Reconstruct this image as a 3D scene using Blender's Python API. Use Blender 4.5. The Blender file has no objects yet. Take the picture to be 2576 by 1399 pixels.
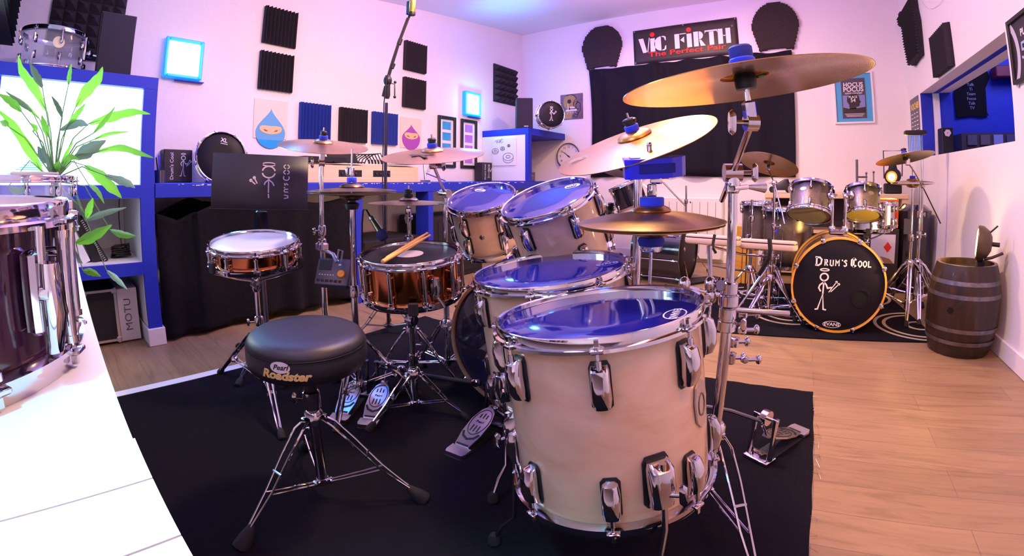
import bpy, math, random
from math import sin, cos, pi, radians, sqrt, atan2, hypot
from mathutils import Matrix, Vector
random.seed(7)
C = bpy.context.scene.collection
SC = bpy.context.scene

# ------------------------------------------------------------------ camera
# wide action-camera lens: theta = r(1 + K r^2), r in focal lengths; level camera standing on the counter
W_, H_ = 2576, 1399
F, K3 = 1132.017, -0.0600484
CX, CY = 1275.383, 441.520
YAW, PITCH, ROLL = radians(35.4692), radians(0.434966), radians(0.0494138)
EYE = Vector((0, 0, 0.95))
cd = bpy.data.cameras.new('camera')
cam = bpy.data.objects.new('camera', cd)
C.objects.link(cam)
SC.camera = cam
RM = Matrix.Rotation(YAW, 3, 'Z') @ Matrix.Rotation(pi / 2 + PITCH, 3, 'X') @ Matrix.Rotation(ROLL, 3, 'Z')
cam.matrix_world = Matrix.Translation(EYE) @ RM.to_4x4()
cd.type = 'PANO'
cd.sensor_fit = 'HORIZONTAL'
cd.sensor_width = 36
cd.clip_start = 0.01
cc = cd.cycles if hasattr(cd, 'cycles') and hasattr(cd.cycles, 'panorama_type') else cd
cc.panorama_type = 'FISHEYE_LENS_POLYNOMIAL'
_s = (W_ / 36) / F
cc.fisheye_fov = radians(300)
cc.fisheye_polynomial_k0 = 0
cc.fisheye_polynomial_k1 = -_s
cc.fisheye_polynomial_k2 = 0
cc.fisheye_polynomial_k3 = -K3 * _s ** 3
cc.fisheye_polynomial_k4 = 0
cd.shift_x = (W_ / 2 - CX) / W_
cd.shift_y = (CY - H_ / 2) / H_

# ------------------------------------------------------------------ world, exposure, room lights and added lights
wd = bpy.data.worlds.new('world')
SC.world = wd
wd.use_nodes = True
wd.node_tree.nodes['Background'].inputs[0].default_value = (0.5, 0.42, 0.6, 1)
wd.node_tree.nodes['Background'].inputs[1].default_value = 0.3
vs = SC.view_settings
vs.view_transform = 'Standard'
vs.look = 'None'
vs.gamma = 1
vs.use_curve_mapping = False
vs.exposure = -0.12
cy_ = SC.cycles
cy_.use_denoising = True
cy_.max_bounces = 8
cy_.diffuse_bounces = 4
cy_.glossy_bounces = 5
cy_.transmission_bounces = 6
cy_.transparent_max_bounces = 10
cy_.sample_clamp_indirect = 4
cy_.sample_clamp_direct = 0
cy_.caustics_reflective = False
cy_.caustics_refractive = False


def lamp(kind, name, loc, aim, energy, col, size=0.3, size_y=None, spot=60, blend=0.5):
    d = bpy.data.lights.new(name, kind)
    d.energy = energy
    d.color = col
    if kind == 'AREA':
        d.size = size
        if size_y:
            d.shape = 'RECTANGLE'
            d.size_y = size_y
        else:
            d.shape = 'DISK'
    else:
        d.shadow_soft_size = size
    if kind == 'SPOT':
        d.spot_size = radians(spot)
        d.spot_blend = blend
    o = bpy.data.objects.new(name, d)
    C.objects.link(o)
    o.location = loc
    v = Vector(aim) - Vector(loc)
    o.rotation_euler = v.to_track_quat('-Z', 'Y').to_euler()
    return o


# warm key light under the ceiling, a warm lamp toward the back, then added washes and fill
lamp('AREA', 'ceiling_lamp_light', (-0.75, 1.55, 2.50), (-0.75, 1.7, 0), 80, (0.76, 0.53, 0.25), 0.35)
lamp('AREA', 'back_ceiling_lamp_light', (-1.1, 3.72, 2.76), (-0.7, 3.9, 0), 80, (0.88, 0.50, 0.27), 0.26)
lamp('SPOT', 'amber_floor_fill', (0.35, 3.1, 2.6), (-0.05, 2.5, 0), 62, (1.0, 0.58, 0.16), 0.15, spot=75, blend=1)  # added to brighten the floor by the back kit, no fixture there
lamp('SPOT', 'wall_wash_light', (-1.3, 1.9, 2.40), (-3.48, 2.5, 1.7), 126, (1.0, 0.52, 0.10), 0.3, spot=125, blend=1)
lamp('AREA', 'pink_wash_light', (0.5, 0.5, 2.35), (-0.3, 4.2, 1.7), 46, (1.0, 0.34, 0.16), 0.8)  # added pink ambient light for the walls
lamp('SPOT', 'front_fill_light', (-0.85, 0.0, 2.15), (-0.5, 1.25, 0.45), 48, (0.66, 0.47, 1.0), 0.25, spot=78, blend=0.8)  # added lavender fill for surfaces facing the camera
# blue leds and added pink and violet lights washing the ceiling and the corners
lamp('SPOT', 'pink_ceiling_fill', (-0.9, 3.9, 1.6), (-0.9, 4.0, 3.0), 50, (1.0, 0.36, 0.78), 0.3, spot=150, blend=1)  # added only to turn the ceiling pinker, stands for no lamp
lamp('SPOT', 'blue_uplight', (-2.6, 3.7, 1.9), (-2.72, 3.85, 3.0), 190, (0.0, 0.10, 1.0), 0.08, spot=62, blend=1)
lamp('AREA', 'violet_fill_light', (-1.4, 2.2, 2.45), (-1.4, 2.3, 0), 40, (0.38, 0.22, 0.26), 2.4)  # added ambient fill that tints the shadows
lamp('AREA', 'violet_ceiling_wash', (-1.3, 2.2, 1.9), (-1.3, 2.4, 3.0), 88, (0.40, 0.20, 1.0), 1.2)
lamp('AREA', 'blue_led_light', (-1.5, 2.3, 2.62), (-0.9, 1.0, 0.4), 16, (0.02, 0.14, 1.0), 0.16)
lamp('AREA', 'blue_left_led_light', (-2.9, 1.3, 2.35), (-1.2, .8, .5), 12, (0.02, 0.20, 1.0), 0.16)
lamp('SPOT', 'blue_corner_light', (-2.2, 3.6, 2.3), (-2.6, 5.25, 1.8), 55, (0.32, 0.10, 0.86), 0.2, spot=100, blend=1)
lamp('SPOT', 'blue_left_light', (-2.3, 0.6, 2.2), (-3.48, 0.6, 1.7), 60, (0.24, 0.15, 0.36), 0.2, spot=130, blend=1)
# led over the counter
lamp('SPOT', 'counter_light', (-0.30, -0.30, 1.75), (-0.30, -0.03, 0.74), 50, (0.0, 0.95, 1.0), 0.04, spot=44, blend=0.5)
lamp('SPOT', 'counter_core_light', (-0.20, -0.30, 1.75), (-0.17, -0.06, 0.74), 60, (1.0, 0.95, 0.9), 0.04, spot=27, blend=0.6)
lamp('AREA', 'cyan_panel_light', (-0.16, -0.30, 1.62), (-0.4, 1.2, 0.7), 3, (0.0, 0.30, 1.0), 0.22)
lamp('AREA', 'blue_throne_highlight_light', (-2.5, 0.0, 1.70), (-1.0, 0.6, 0.5), 5, (0.02, 0.14, 1.0), 0.14)  # added unseen for blue highlights on the throne seat and chrome


# ------------------------------------------------------------------ from pixels of the lens to points on real planes
def ray(x, y):
    a = (x - CX) / F
    b = (y - CY) / F
    r = hypot(a, b) + 1e-9
    th = r * (1 + K3 * r * r)
    s = sin(th) / r
    return RM @ Vector((a * s, -b * s, -cos(th)))


def at(x, y, X=None, Y=None, Z=None, d=None):
    v = ray(x, y)
    if X is not None:
        t = (X - EYE.x) / v.x
    elif Y is not None:
        t = (Y - EYE.y) / v.y
    elif Z is not None:
        t = (Z - EYE.z) / v.z
    else:
        t = d / hypot(v.x, v.y)      # horizontal distance
    return EYE + v * t


def atp(x, y, c, n):
    v = ray(x, y)
    c, n = Vector(c), Vector(n)
    return EYE + v * ((c - EYE).dot(n) / v.dot(n))


# ------------------------------------------------------------------ objects
def tag(o, label, cat, group=None):
    o['label'] = label
    o['category'] = cat
    if group:
        o['group'] = group
    return o


def thing(name, label, cat, loc=(0, 0, 0), group=None):
    o = bpy.data.objects.new(name, None)
    o.empty_display_size = 0.05
    C.objects.link(o)
    o.location = loc
    return tag(o, label, cat, group)


def frame(c, n, xdir=None):
    z = Vector(n).normalized()
    x = Vector(xdir) if xdir is not None else (Vector((1, 0, 0)) if abs(z.x) < 0.9 else Vector((0, 1, 0)))
    x = (x - z * x.dot(z)).normalized()
    y = z.cross(x)
    m = Matrix((x, y, z)).transposed().to_4x4()
    m.translation = Vector(c)
    return m


def T(x, y, z):
    return Matrix.Translation((x, y, z))


def RZ(a):
    return Matrix.Rotation(a, 4, 'Z')


def RX(a):
    return Matrix.Rotation(a, 4, 'X')


def RY(a):
    return Matrix.Rotation(a, 4, 'Y')


I4 = Matrix.Identity(4)


class MB:
    def __init__(s):
        s.v, s.f, s.mi = [], [], []
        s.cur = 0

    def add(s, vs, fs, M=None):
        b = len(s.v)
        if M is not None:
            vs = [M @ Vector(p) for p in vs]
            if M.to_3x3().determinant() < 0:
                fs = [tuple(reversed(f)) for f in fs]
        s.v += [tuple(p) for p in vs]
        s.f += [tuple(b + i for i in f) for f in fs]
        s.mi += [s.cur] * len(fs)
        return s

    def box(s, c, d, M=None, bev=0.0):
        x, y, z = d[0] / 2, d[1] / 2, d[2] / 2
        if bev > 0:
            b = min(bev, x * .49, y * .49, z * .49)
            rings = []
            for zz, ins in ((-z, b), (-z + b, 0), (z - b, 0), (z, b)):
                xx, yy = x - ins, y - ins
                bb = b
                rings.append([(c[0] + p[0], c[1] + p[1], c[2] + zz) for p in
                              ((xx - bb, -yy), (xx, -yy + bb), (xx, yy - bb), (xx - bb, yy), (-xx + bb, yy), (-xx, yy - bb), (-xx, -yy + bb), (-xx + bb, -yy))])
            return s.rings(rings, M, True)
        vs = [(c[0] + i * x, c[1] + j * y, c[2] + k * z) for k in (-1, 1) for j in (-1, 1) for i in (-1, 1)]
        return s.add(vs, [(0, 2, 3, 1), (4, 5, 7, 6), (0, 1, 5, 4), (2, 6, 7, 3), (0, 4, 6, 2), (1, 3, 7, 5)], M)

    def rings(s, rings, M=None, cap=False, loop=False):
        n = len(rings[0])
        vs = [p for r in rings for p in r]
        fs = []
        m = len(rings)
        for i in range(m if loop else m - 1):
            for j in range(n):
                a, b = i * n + j, i * n + (j + 1) % n
                c_, d_ = ((i + 1) % m) * n + (j + 1) % n, ((i + 1) % m) * n + j
                fs.append((a, b, c_, d_))
        if cap:
            fs.append(tuple(reversed(range(n))))
            fs.append(tuple((m - 1) * n + j for j in range(n)))
        return s.add(vs, fs, M)

    def lathe(s, prof, M=None, seg=40, cap=False, loop=False):
        return s.rings([[(r * cos(2 * pi * j / seg), r * sin(2 * pi * j / seg), z) for j in range(seg)] for r, z in prof], M, cap, loop)

    def cyl(s, a, b, r, r2=None, seg=12):
        a, b = Vector(a), Vector(b)
        L = (b - a).length
        if L < 1e-6:
            return s
        r2 = r if r2 is None else r2
        return s.lathe([(r, 0), (r2, L)], frame(a, b - a), seg, True)

    def tube(s, pts, r, seg=8, closed=False):
        pts = [Vector(p) for p in pts]
        n = len(pts)
        rr = r if isinstance(r, (list, tuple)) else [r] * n
        rings = []
        pv = None
        for i in range(n):
            a = pts[(i - 1) % n] if (closed or i > 0) else pts[0]
            b = pts[(i + 1) % n] if (closed or i < n - 1) else pts[-1]
            t = (b - a).normalized()
            if pv is None:
                u = t.cross(Vector((0, 0, 1)))
                if u.length < 1e-3:
                    u = t.cross(Vector((1, 0, 0)))
            else:
                u = pv - t * pv.dot(t)
            u.normalize()
            pv = u
            w = t.cross(u)
            rings.append([tuple(pts[i] + (u * cos(2 * pi * j / seg) + w * sin(2 * pi * j / seg)) * rr[i]) for j in range(seg)])
        return s.rings(rings, None, not closed, closed)

    def sph(s, c, r, sc=(1, 1, 1), M=None, seg=14, n=8):
        pr = []
        for i in range(n + 1):
            a = -pi / 2 + pi * i / n
            pr.append((max(1e-4, r * cos(a)), r * sin(a)))
        MM = T(*c) @ Matrix.Diagonal((sc[0], sc[1], sc[2], 1))
        return s.lathe(pr, (M @ MM) if M is not None else MM, seg, True)

    def loft(s, secs, M=None, seg=16, p=0.6):
        # secs: (x, y, z, half width, half depth): superellipse rings
        rings = []
        for x, y, z, a, b in secs:
            rg = []
            for j in range(seg):
                t = 2 * pi * (j + .5) / seg
                cx, sy = cos(t), sin(t)
                rg.append((x + a * math.copysign(abs(cx) ** p, cx), y + b * math.copysign(abs(sy) ** p, sy), z))
            rings.append(rg)
        return s.rings(rings, M, True)

    def prism(s, pts, h, M=None, z0=0):
        n = len(pts)
        ar = sum(pts[i][0] * pts[(i + 1) % n][1] - pts[(i + 1) % n][0] * pts[i][1] for i in range(n))
        if ar < 0:
            pts = list(reversed(pts))
        vs = [(x, y, z0) for x, y in pts] + [(x, y, z0 + h) for x, y in pts]
        fs = [tuple(reversed(range(n))), tuple(range(n, 2 * n))] + [(i, (i + 1) % n, n + (i + 1) % n, n + i) for i in range(n)]
        return s.add(vs, fs, M)

    def stroke(s, pts, w, h=0.001, M=None, z0=0, closed=False):
        # flat ribbon along a polyline with mitred corners
        P = [Vector((p[0], p[1], 0)) for p in pts]
        n = len(P)
        L, R = [], []
        for i in range(n):
            a = P[(i - 1) % n] if (closed or i > 0) else P[i]
            b = P[(i + 1) % n] if (closed or i < n - 1) else P[i]
            d1 = (P[i] - a).normalized() if (P[i] - a).length > 1e-9 else (b - P[i]).normalized()
            d2 = (b - P[i]).normalized() if (b - P[i]).length > 1e-9 else d1
            t = (d1 + d2)
            t = t.normalized() if t.length > 1e-6 else d1
            nn = Vector((-t.y, t.x, 0))
            k = 1 / max(.5, nn.dot(Vector((-d1.y, d1.x, 0))))
            L.append(P[i] + nn * w / 2 * k)
            R.append(P[i] - nn * w / 2 * k)
        vs = []
        for a, b in zip(L, R):
            vs += [(a.x, a.y, z0), (b.x, b.y, z0), (b.x, b.y, z0 + h), (a.x, a.y, z0 + h)]
        fs = []
        m = n if closed else n - 1
        for i in range(m):
            p, q = 4 * i, 4 * ((i + 1) % n)
            fs += [(p + 3, p + 2, q + 2, q + 3), (p, q, q + 1, p + 1), (p + 1, q + 1, q + 2, p + 2), (p, p + 3, q + 3, q)]
        if not closed:
            fs += [(0, 1, 2, 3), (4 * n - 4, 4 * n - 1, 4 * n - 2, 4 * n - 3)]
        return s.add(vs, fs, M)

    def arc(s, cx, cy, rx, ry, a0, a1, w, h=0.001, M=None, z0=0, n=24):
        full = abs(a1 - a0) >= 359.9
        pts = [(cx + rx * cos(radians(a0 + (a1 - a0) * i / n)), cy + ry * sin(radians(a0 + (a1 - a0) * i / n))) for i in range(n if full else n + 1)]
        return s.stroke(pts, w, h, M, z0, full)

    def grid(s, fn, nu, nv, M=None):
        vs = [fn(i / nu, j / nv) for j in range(nv + 1) for i in range(nu + 1)]
        fs = [(j * (nu + 1) + i, j * (nu + 1) + i + 1, (j + 1) * (nu + 1) + i + 1, (j + 1) * (nu + 1) + i) for j in range(nv) for i in range(nu)]
        return s.add(vs, fs, M)

    def build(s, name, mat, parent=None, smooth=True, ang=38, solid=0):
        me = bpy.data.meshes.new(name)
        off = Vector(parent_origin(parent)) if parent is not None else Vector((0, 0, 0))
        me.from_pydata([tuple(Vector(p) - off) for p in s.v], [], s.f)
        mats = mat if isinstance(mat, (list, tuple)) else [mat]
        for m in mats:
            me.materials.append(m)
        if len(mats) > 1:
            me.polygons.foreach_set('material_index', s.mi)
        me.update()
        if smooth:
            me.polygons.foreach_set('use_smooth', [True] * len(me.polygons))
            try:
                me.set_sharp_from_angle(angle=radians(ang))
            except Exception:
                pass
        o = bpy.data.objects.new(name, me)
        C.objects.link(o)
        if parent is not None:
            o.parent = parent
        if solid:
            md = o.modifiers.new('solid', 'SOLIDIFY')
            md.thickness = solid
            md.offset = 0
        return o

    def single(s, name, mat, label, cat, loc, group=None, smooth=True, ang=38, kind=None):
        # a thing that is one mesh, origin at loc
        off = Vector(loc)
        s.v = [tuple(Vector(p) - off) for p in s.v]
        o = s.build(name, mat, None, smooth, ang)
        o.location = loc
        if label:
            tag(o, label, cat, group)
        if kind:
            o['kind'] = kind
        return o


def parent_origin(p):
    o = Vector((0, 0, 0))
    while p is not None:
        o += p.location
        p = p.parent
    return o


def struct(mb, name, mat, smooth=False):
    o = mb.build(name, mat, None, smooth)
    o['kind'] = 'structure'
    return o


def copy_tree(o, loc=None, label=None, rot=None):
    r = o.copy()
    C.objects.link(r)
    if loc is not None:
        r.location = loc
    if rot is not None:
        r.rotation_euler = rot
    if label:
        r['label'] = label
    for ch in list(o.children):
        c = ch.copy()
        C.objects.link(c)
        c.parent = r
        for g in list(ch.children):
            d = g.copy()
            C.objects.link(d)
            d.parent = c
    return r


def text(body, size, M, mat, name, parent, h=0.001, bold=0.0, sx=1.0, shear=0.0, fn=None, align='CENTER'):
    cu = bpy.data.curves.new(name, 'FONT')
    cu.body = body
    cu.size = size
    cu.extrude = h / 2
    cu.offset = bold
    cu.shear = shear
    cu.align_x = align
    cu.align_y = 'CENTER'
    cu.resolution_u = 3
    o = bpy.data.objects.new(name + '_curve', cu)
    C.objects.link(o)
    bpy.context.view_layer.update()
    dg = bpy.context.evaluated_depsgraph_get()
    me = bpy.data.meshes.new_from_object(o.evaluated_get(dg))
    bpy.data.objects.remove(o)
    off = parent_origin(parent)
    for v in me.vertices:
        p = Vector((v.co.x * sx, v.co.y, v.co.z))
        p = fn(p) if fn else M @ p
        v.co = p - off
    me.materials.clear()
    me.materials.append(mat)
    me.name = name
    r = bpy.data.objects.new(name, me)
    C.objects.link(r)
    r.parent = parent
    return r

# ------------------------------------------------------------------ materials
def mat(name, col, rough=.5, metal=0.0, emit=None, es=0.0, coat=0.0, trans=0.0, ior=1.45, alpha=1.0, spec=None, sheen=0.0):
    m = bpy.data.materials.new(name)
    m.use_nodes = True
    b = m.node_tree.nodes['Principled BSDF']
    b.inputs['Base Color'].default_value = (*col, 1)
    b.inputs['Roughness'].default_value = rough
    b.inputs['Metallic'].default_value = metal
    b.inputs['Coat Weight'].default_value = coat
    b.inputs['Coat Roughness'].default_value = 0.05
    b.inputs['Transmission Weight'].default_value = trans
    b.inputs['IOR'].default_value = ior
    b.inputs['Alpha'].default_value = alpha
    b.inputs['Sheen Weight'].default_value = sheen
    if spec is not None:
        b.inputs['Specular IOR Level'].default_value = spec
    if emit:
        b.inputs['Emission Color'].default_value = (*emit, 1)
        b.inputs['Emission Strength'].default_value = es
    return m


def nodes(m):
    return m.node_tree.nodes, m.node_tree.links, m.node_tree.nodes['Principled BSDF']


def coords(m, kind='Object', scale=(1, 1, 1), rot=(0, 0, 0)):
    N, L, b = nodes(m)
    tc = N.new('ShaderNodeTexCoord')
    mp = N.new('ShaderNodeMapping')
    mp.inputs['Scale'].default_value = scale
    mp.inputs['Rotation'].default_value = rot
    L.new(tc.outputs[kind], mp.inputs['Vector'])
    return mp.outputs[0]


def ramp(m, fac, stops):
    N, L, b = nodes(m)
    r = N.new('ShaderNodeValToRGB')
    r.color_ramp.elements[0].position = stops[0][0]
    r.color_ramp.elements[0].color = (*stops[0][1], 1)
    r.color_ramp.elements[1].position = stops[-1][0]
    r.color_ramp.elements[1].color = (*stops[-1][1], 1)
    for p, c in stops[1:-1]:
        e = r.color_ramp.elements.new(p)
        e.color = (*c, 1)
    L.new(fac, r.inputs[0])
    return r.outputs[0]


def noise(m, vec, scale, detail=4, rough=.5, dist=0):
    N, L, b = nodes(m)
    n = N.new('ShaderNodeTexNoise')
    n.inputs['Scale'].default_value = scale
    n.inputs['Detail'].default_value = detail
    n.inputs['Roughness'].default_value = rough
    n.inputs['Distortion'].default_value = dist
    L.new(vec, n.inputs['Vector'])
    return n.outputs[0]


def bump(m, fac, strength=.3, dist=.01):
    N, L, b = nodes(m)
    n = N.new('ShaderNodeBump')
    n.inputs['Strength'].default_value = strength
    n.inputs['Distance'].default_value = dist
    L.new(fac, n.inputs['Height'])
    L.new(n.outputs[0], b.inputs['Normal'])


def noisy(name, c1, c2, scale, rough=.5, stretch=(1, 1, 1), bstr=0, **k):
    m = mat(name, c1, rough, **k)
    N, L, b = nodes(m)
    v = coords(m, 'Object', stretch)
    n = noise(m, v, scale, 6, .6)
    L.new(ramp(m, n, [(.3, c1), (.7, c2)]), b.inputs['Base Color'])
    if bstr:
        bump(m, n, bstr, .004)
    return m


M_wall = noisy('wall_paint', (.80, .77, .79), (.84, .81, .82), 60, .85, bstr=.05)
M_ceil = mat('ceiling_paint', (.80, .78, .82), .9)
M_chrome = mat('chrome', (.64, .61, .66), .07, 1.0)
M_chrome2 = mat('satin_chrome', (.70, .69, .73), .28, 1.0)
M_steel = mat('dark_steel', (.18, .17, .19), .3, 1.0)
M_black = mat('black_plastic', (.012, .012, .016), .4)
M_blackm = mat('matte_black', (.012, .011, .016), .75)
M_rubber = mat('rubber', (.014, .013, .018), .8)
M_bluefelt = mat('blue_felt', (.02, .05, .85), .7, sheen=.3)
M_blueplastic = mat('blue_plastic', (.012, .02, .85), .35, coat=.3)
M_bluewood = mat('blue_paint', (.012, .030, .46), .55)
M_white = mat('white_paint', (.80, .78, .80), .5)
M_label = mat('white_print', (.80, .78, .82), .5)
M_red = mat('red_print', (.85, .03, .02), .5)
M_yellow = mat('yellow_print', (.85, .62, .08), .5)
M_cream = noisy('pale_wood', (.78, .62, .38), (.70, .53, .30), 8, .5, (1, .2, 6))
M_speaker = noisy('speaker_vinyl', (.008, .007, .012), (.014, .012, .020), 200, .6)
M_grille = noisy('speaker_grille', (.006, .005, .014), (.011, .009, .022), 300, .7)
M_foam = noisy('charcoal_foam', (.016, .013, .018), (.032, .026, .034), 140, .95, bstr=.4)
M_bluefoam = noisy('blue_foam', (.018, .045, .30), (.03, .065, .40), 140, .95, bstr=.4)
M_cloth = noisy('black_cloth', (.004, .0035, .006), (.009, .007, .012), 40, .9, bstr=.2, sheen=.03, spec=.2)
M_velvet = noisy('curtain_cloth', (.005, .004, .009), (.010, .008, .018), 60, .85, bstr=.1, sheen=.04, spec=.25)
M_stick = noisy('hickory', (.80, .48, .16), (.70, .38, .10), 20, .4, (1, 1, .2))
M_leather = noisy('black_vinyl', (.016, .015, .020), (.022, .020, .028), 500, .38, bstr=.15)
M_glass = mat('clear_acrylic', (.75, .75, .9), .04, alpha=.13, spec=.8)
M_glasspane = mat('window_glass', (1, 1, 1), .02, trans=1.0, ior=1.05)


def wood_maple(name, c1, c2, c3):
    m = mat(name, c1, .32, coat=.9)
    N, L, b = nodes(m)
    v = coords(m, 'Object', (1, 1, 3.2))
    n = noise(m, v, 3.2, 5, .55, 1.6)
    L.new(ramp(m, n, [(.3, c1), (.52, c2), (.72, c3)]), b.inputs['Base Color'])
    return m


M_maple = wood_maple('maple_gloss', (.80, .58, .40), (.74, .51, .33), (.64, .42, .24))
M_maplehoop = wood_maple('maple_hoop', (.55, .42, .30), (.50, .36, .24), (.42, .30, .2))
M_amber = wood_maple('amber_hoop', (.85, .45, .07), (.80, .38, .05), (.65, .27, .03))


def barrel_wood():
    m = mat('barrel_wood', (.2, .1, .03), .45, coat=.25)
    N, L, b = nodes(m)
    v = coords(m, 'Object', (1, 1, .18))
    n = noise(m, v, 22, 6, .6, .4)
    L.new(ramp(m, n, [(.3, (.007, .003, .0018)), (.55, (.024, .010, .004)), (.8, (.065, .028, .007))]), b.inputs['Base Color'])
    bump(m, n, .4, .004)
    return m


M_barrel = barrel_wood()
M_band = noisy('barrel_band', (.12, .11, .12), (.25, .23, .24), 30, .4, metal=.9)


def floor_mat():
    m = mat('floor_planks', (.6, .48, .35), .42)
    N, L, b = nodes(m)
    v = coords(m, 'Object')
    v.node.inputs['Location'].default_value = (.12 - 9.2 + 2.475, -1.296 + 1.52 + 2.6 - 1.52, 0)
    br = N.new('ShaderNodeTexBrick')
    br.offset = .5
    br.offset_frequency = 2
    br.inputs['Scale'].default_value = 1
    br.inputs['Mortar Size'].default_value = .0016
    br.inputs['Mortar Smooth'].default_value = .2
    br.inputs['Brick Width'].default_value = .92
    br.inputs['Row Height'].default_value = .152
    br.inputs['Color1'].default_value = (.335, .222, .118, 1)
    br.inputs['Color2'].default_value = (.285, .187, .100, 1)
    br.inputs['Mortar'].default_value = (.20, .13, .09, 1)
    L.new(v, br.inputs['Vector'])
    v2 = coords(m, 'Object', (1.2, 11, 1))
    n = noise(m, v2, 2.0, 9, .70, .9)
    mx = N.new('ShaderNodeMix')
    mx.data_type = 'RGBA'
    mx.blend_type = 'MULTIPLY'
    mx.inputs[0].default_value = .85
    L.new(br.outputs['Color'], mx.inputs[6])
    L.new(ramp(m, n, [(.28, (.50, .46, .42)), (.48, (.90, .88, .86)), (.72, (1.12, 1.10, 1.08))]), mx.inputs[7])
    L.new(mx.outputs[2], b.inputs['Base Color'])
    bump(m, n, .06, .002)
    return m


M_floor = floor_mat()


def rug_mat():
    m = mat('rug_pile', (.006, .005, .012), 1.0, sheen=.03, spec=.05)
    N, L, b = nodes(m)
    v = coords(m, 'Object')
    n = noise(m, v, 90, 5, .7)
    n2 = noise(m, v, 900, 2, .5)
    L.new(ramp(m, n, [(.3, (.0035, .003, .007)), (.7, (.009, .0075, .017))]), b.inputs['Base Color'])
    bump(m, n2, .8, .006)
    return m


M_rug = rug_mat()


def cymbal_mat(name, c1, c2, rough=.24):
    m = mat(name, c1, rough, 1.0)
    N, L, b = nodes(m)
    tc = N.new('ShaderNodeTexCoord')
    sp = N.new('ShaderNodeSeparateXYZ')
    L.new(tc.outputs['Object'], sp.inputs[0])
    cb = N.new('ShaderNodeCombineXYZ')
    L.new(sp.outputs[0], cb.inputs[0])
    L.new(sp.outputs[1], cb.inputs[1])
    ln = N.new('ShaderNodeVectorMath')
    ln.operation = 'LENGTH'
    L.new(cb.outputs[0], ln.inputs[0])
    w = N.new('ShaderNodeMath')
    w.operation = 'MULTIPLY'
    w.inputs[1].default_value = 2200
    L.new(ln.outputs['Value'], w.inputs[0])
    sn = N.new('ShaderNodeMath')
    sn.operation = 'SINE'
    L.new(w.outputs[0], sn.inputs[0])
    nz = noise(m, tc.outputs['Object'], 9, 5, .6)
    L.new(ramp(m, nz, [(.3, c1), (.7, c2)]), b.inputs['Base Color'])
    bump(m, sn.outputs[0], .12, .0008)
    return m


M_bronze = cymbal_mat('cymbal_bronze', (.60, .39, .20), (.52, .31, .14), .3)
M_bronze2 = cymbal_mat('worn_bronze', (.56, .31, .10), (.34, .19, .07), .22)
M_brilliant = cymbal_mat('bright_bronze', (.62, .36, .10), (.56, .30, .07), .30)
M_darkbronze = cymbal_mat('dark_bronze', (.30, .20, .11), (.20, .13, .07), .3)


def copper_mat():
    m = mat('copper_shell', (.72, .26, .10), .10, 1.0)
    N, L, b = nodes(m)
    v = coords(m, 'Object', (1, 1, .3))
    n = noise(m, v, 8, 3)
    L.new(ramp(m, n, [(.3, (.74, .27, .10)), (.7, (.50, .15, .06))]), b.inputs['Base Color'])
    return m


M_copper = copper_mat()
M_headwhite = mat('coated_head', (.66, .70, .80), .32, spec=1.0)
M_headclear = mat('blue_film_head', (.010, .012, .21), .07, spec=.9)
M_headblack = mat('black_head', (.007, .006, .013), .45, spec=.25)
M_headfog = mat('fogged_head', (.32, .27, .20), .25)
M_purple = noisy('plum_stain', (.060, .012, .040), (.030, .008, .030), 5, .12, (1, 1, .4), coat=1)
M_sparkle_b = None


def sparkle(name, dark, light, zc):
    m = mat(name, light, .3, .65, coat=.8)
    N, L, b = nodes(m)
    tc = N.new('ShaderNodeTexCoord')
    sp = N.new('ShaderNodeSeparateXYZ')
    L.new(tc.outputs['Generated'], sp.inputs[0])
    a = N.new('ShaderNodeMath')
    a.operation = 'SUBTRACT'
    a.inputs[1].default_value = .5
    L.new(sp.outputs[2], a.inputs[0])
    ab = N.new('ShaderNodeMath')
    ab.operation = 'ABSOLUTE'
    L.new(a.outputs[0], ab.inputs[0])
    col = ramp(m, ab.outputs[0], [(.0, light), (.22, light), (.42, dark), (.5, dark)])  # golden highlight at mid height and darker edges are put into the colour
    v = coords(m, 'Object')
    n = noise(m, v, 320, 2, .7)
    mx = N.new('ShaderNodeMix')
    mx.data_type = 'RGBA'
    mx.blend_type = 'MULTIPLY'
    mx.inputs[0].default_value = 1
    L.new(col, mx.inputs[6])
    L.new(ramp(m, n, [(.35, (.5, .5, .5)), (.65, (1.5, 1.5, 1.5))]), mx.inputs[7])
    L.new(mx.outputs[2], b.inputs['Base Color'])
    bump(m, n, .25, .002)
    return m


M_sparkle = sparkle('grey_sparkle_highlight', (.006, .006, .010), (.20, .155, .115), 0)
M_leaf = None


def leaf_mat():
    m = mat('leaf_green', (.06, .30, .03), .4)
    N, L, b = nodes(m)
    v = coords(m, 'Object')
    n = noise(m, v, 6, 3)
    L.new(ramp(m, n, [(.3, (.05, .22, .06)), (.7, (.20, .48, .03))]), b.inputs['Base Color'])
    b.inputs['Subsurface Weight'].default_value = 0
    # thin leaves let light through
    tr = N.new('ShaderNodeBsdfTranslucent')
    tr.inputs[0].default_value = (.25, .65, .05, 1)
    mx = N.new('ShaderNodeMixShader')
    mx.inputs[0].default_value = .4
    L.new(b.outputs[0], mx.inputs[1])
    L.new(tr.outputs[0], mx.inputs[2])
    L.new(mx.outputs[0], N['Material Output'].inputs[0])
    return m


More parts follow.
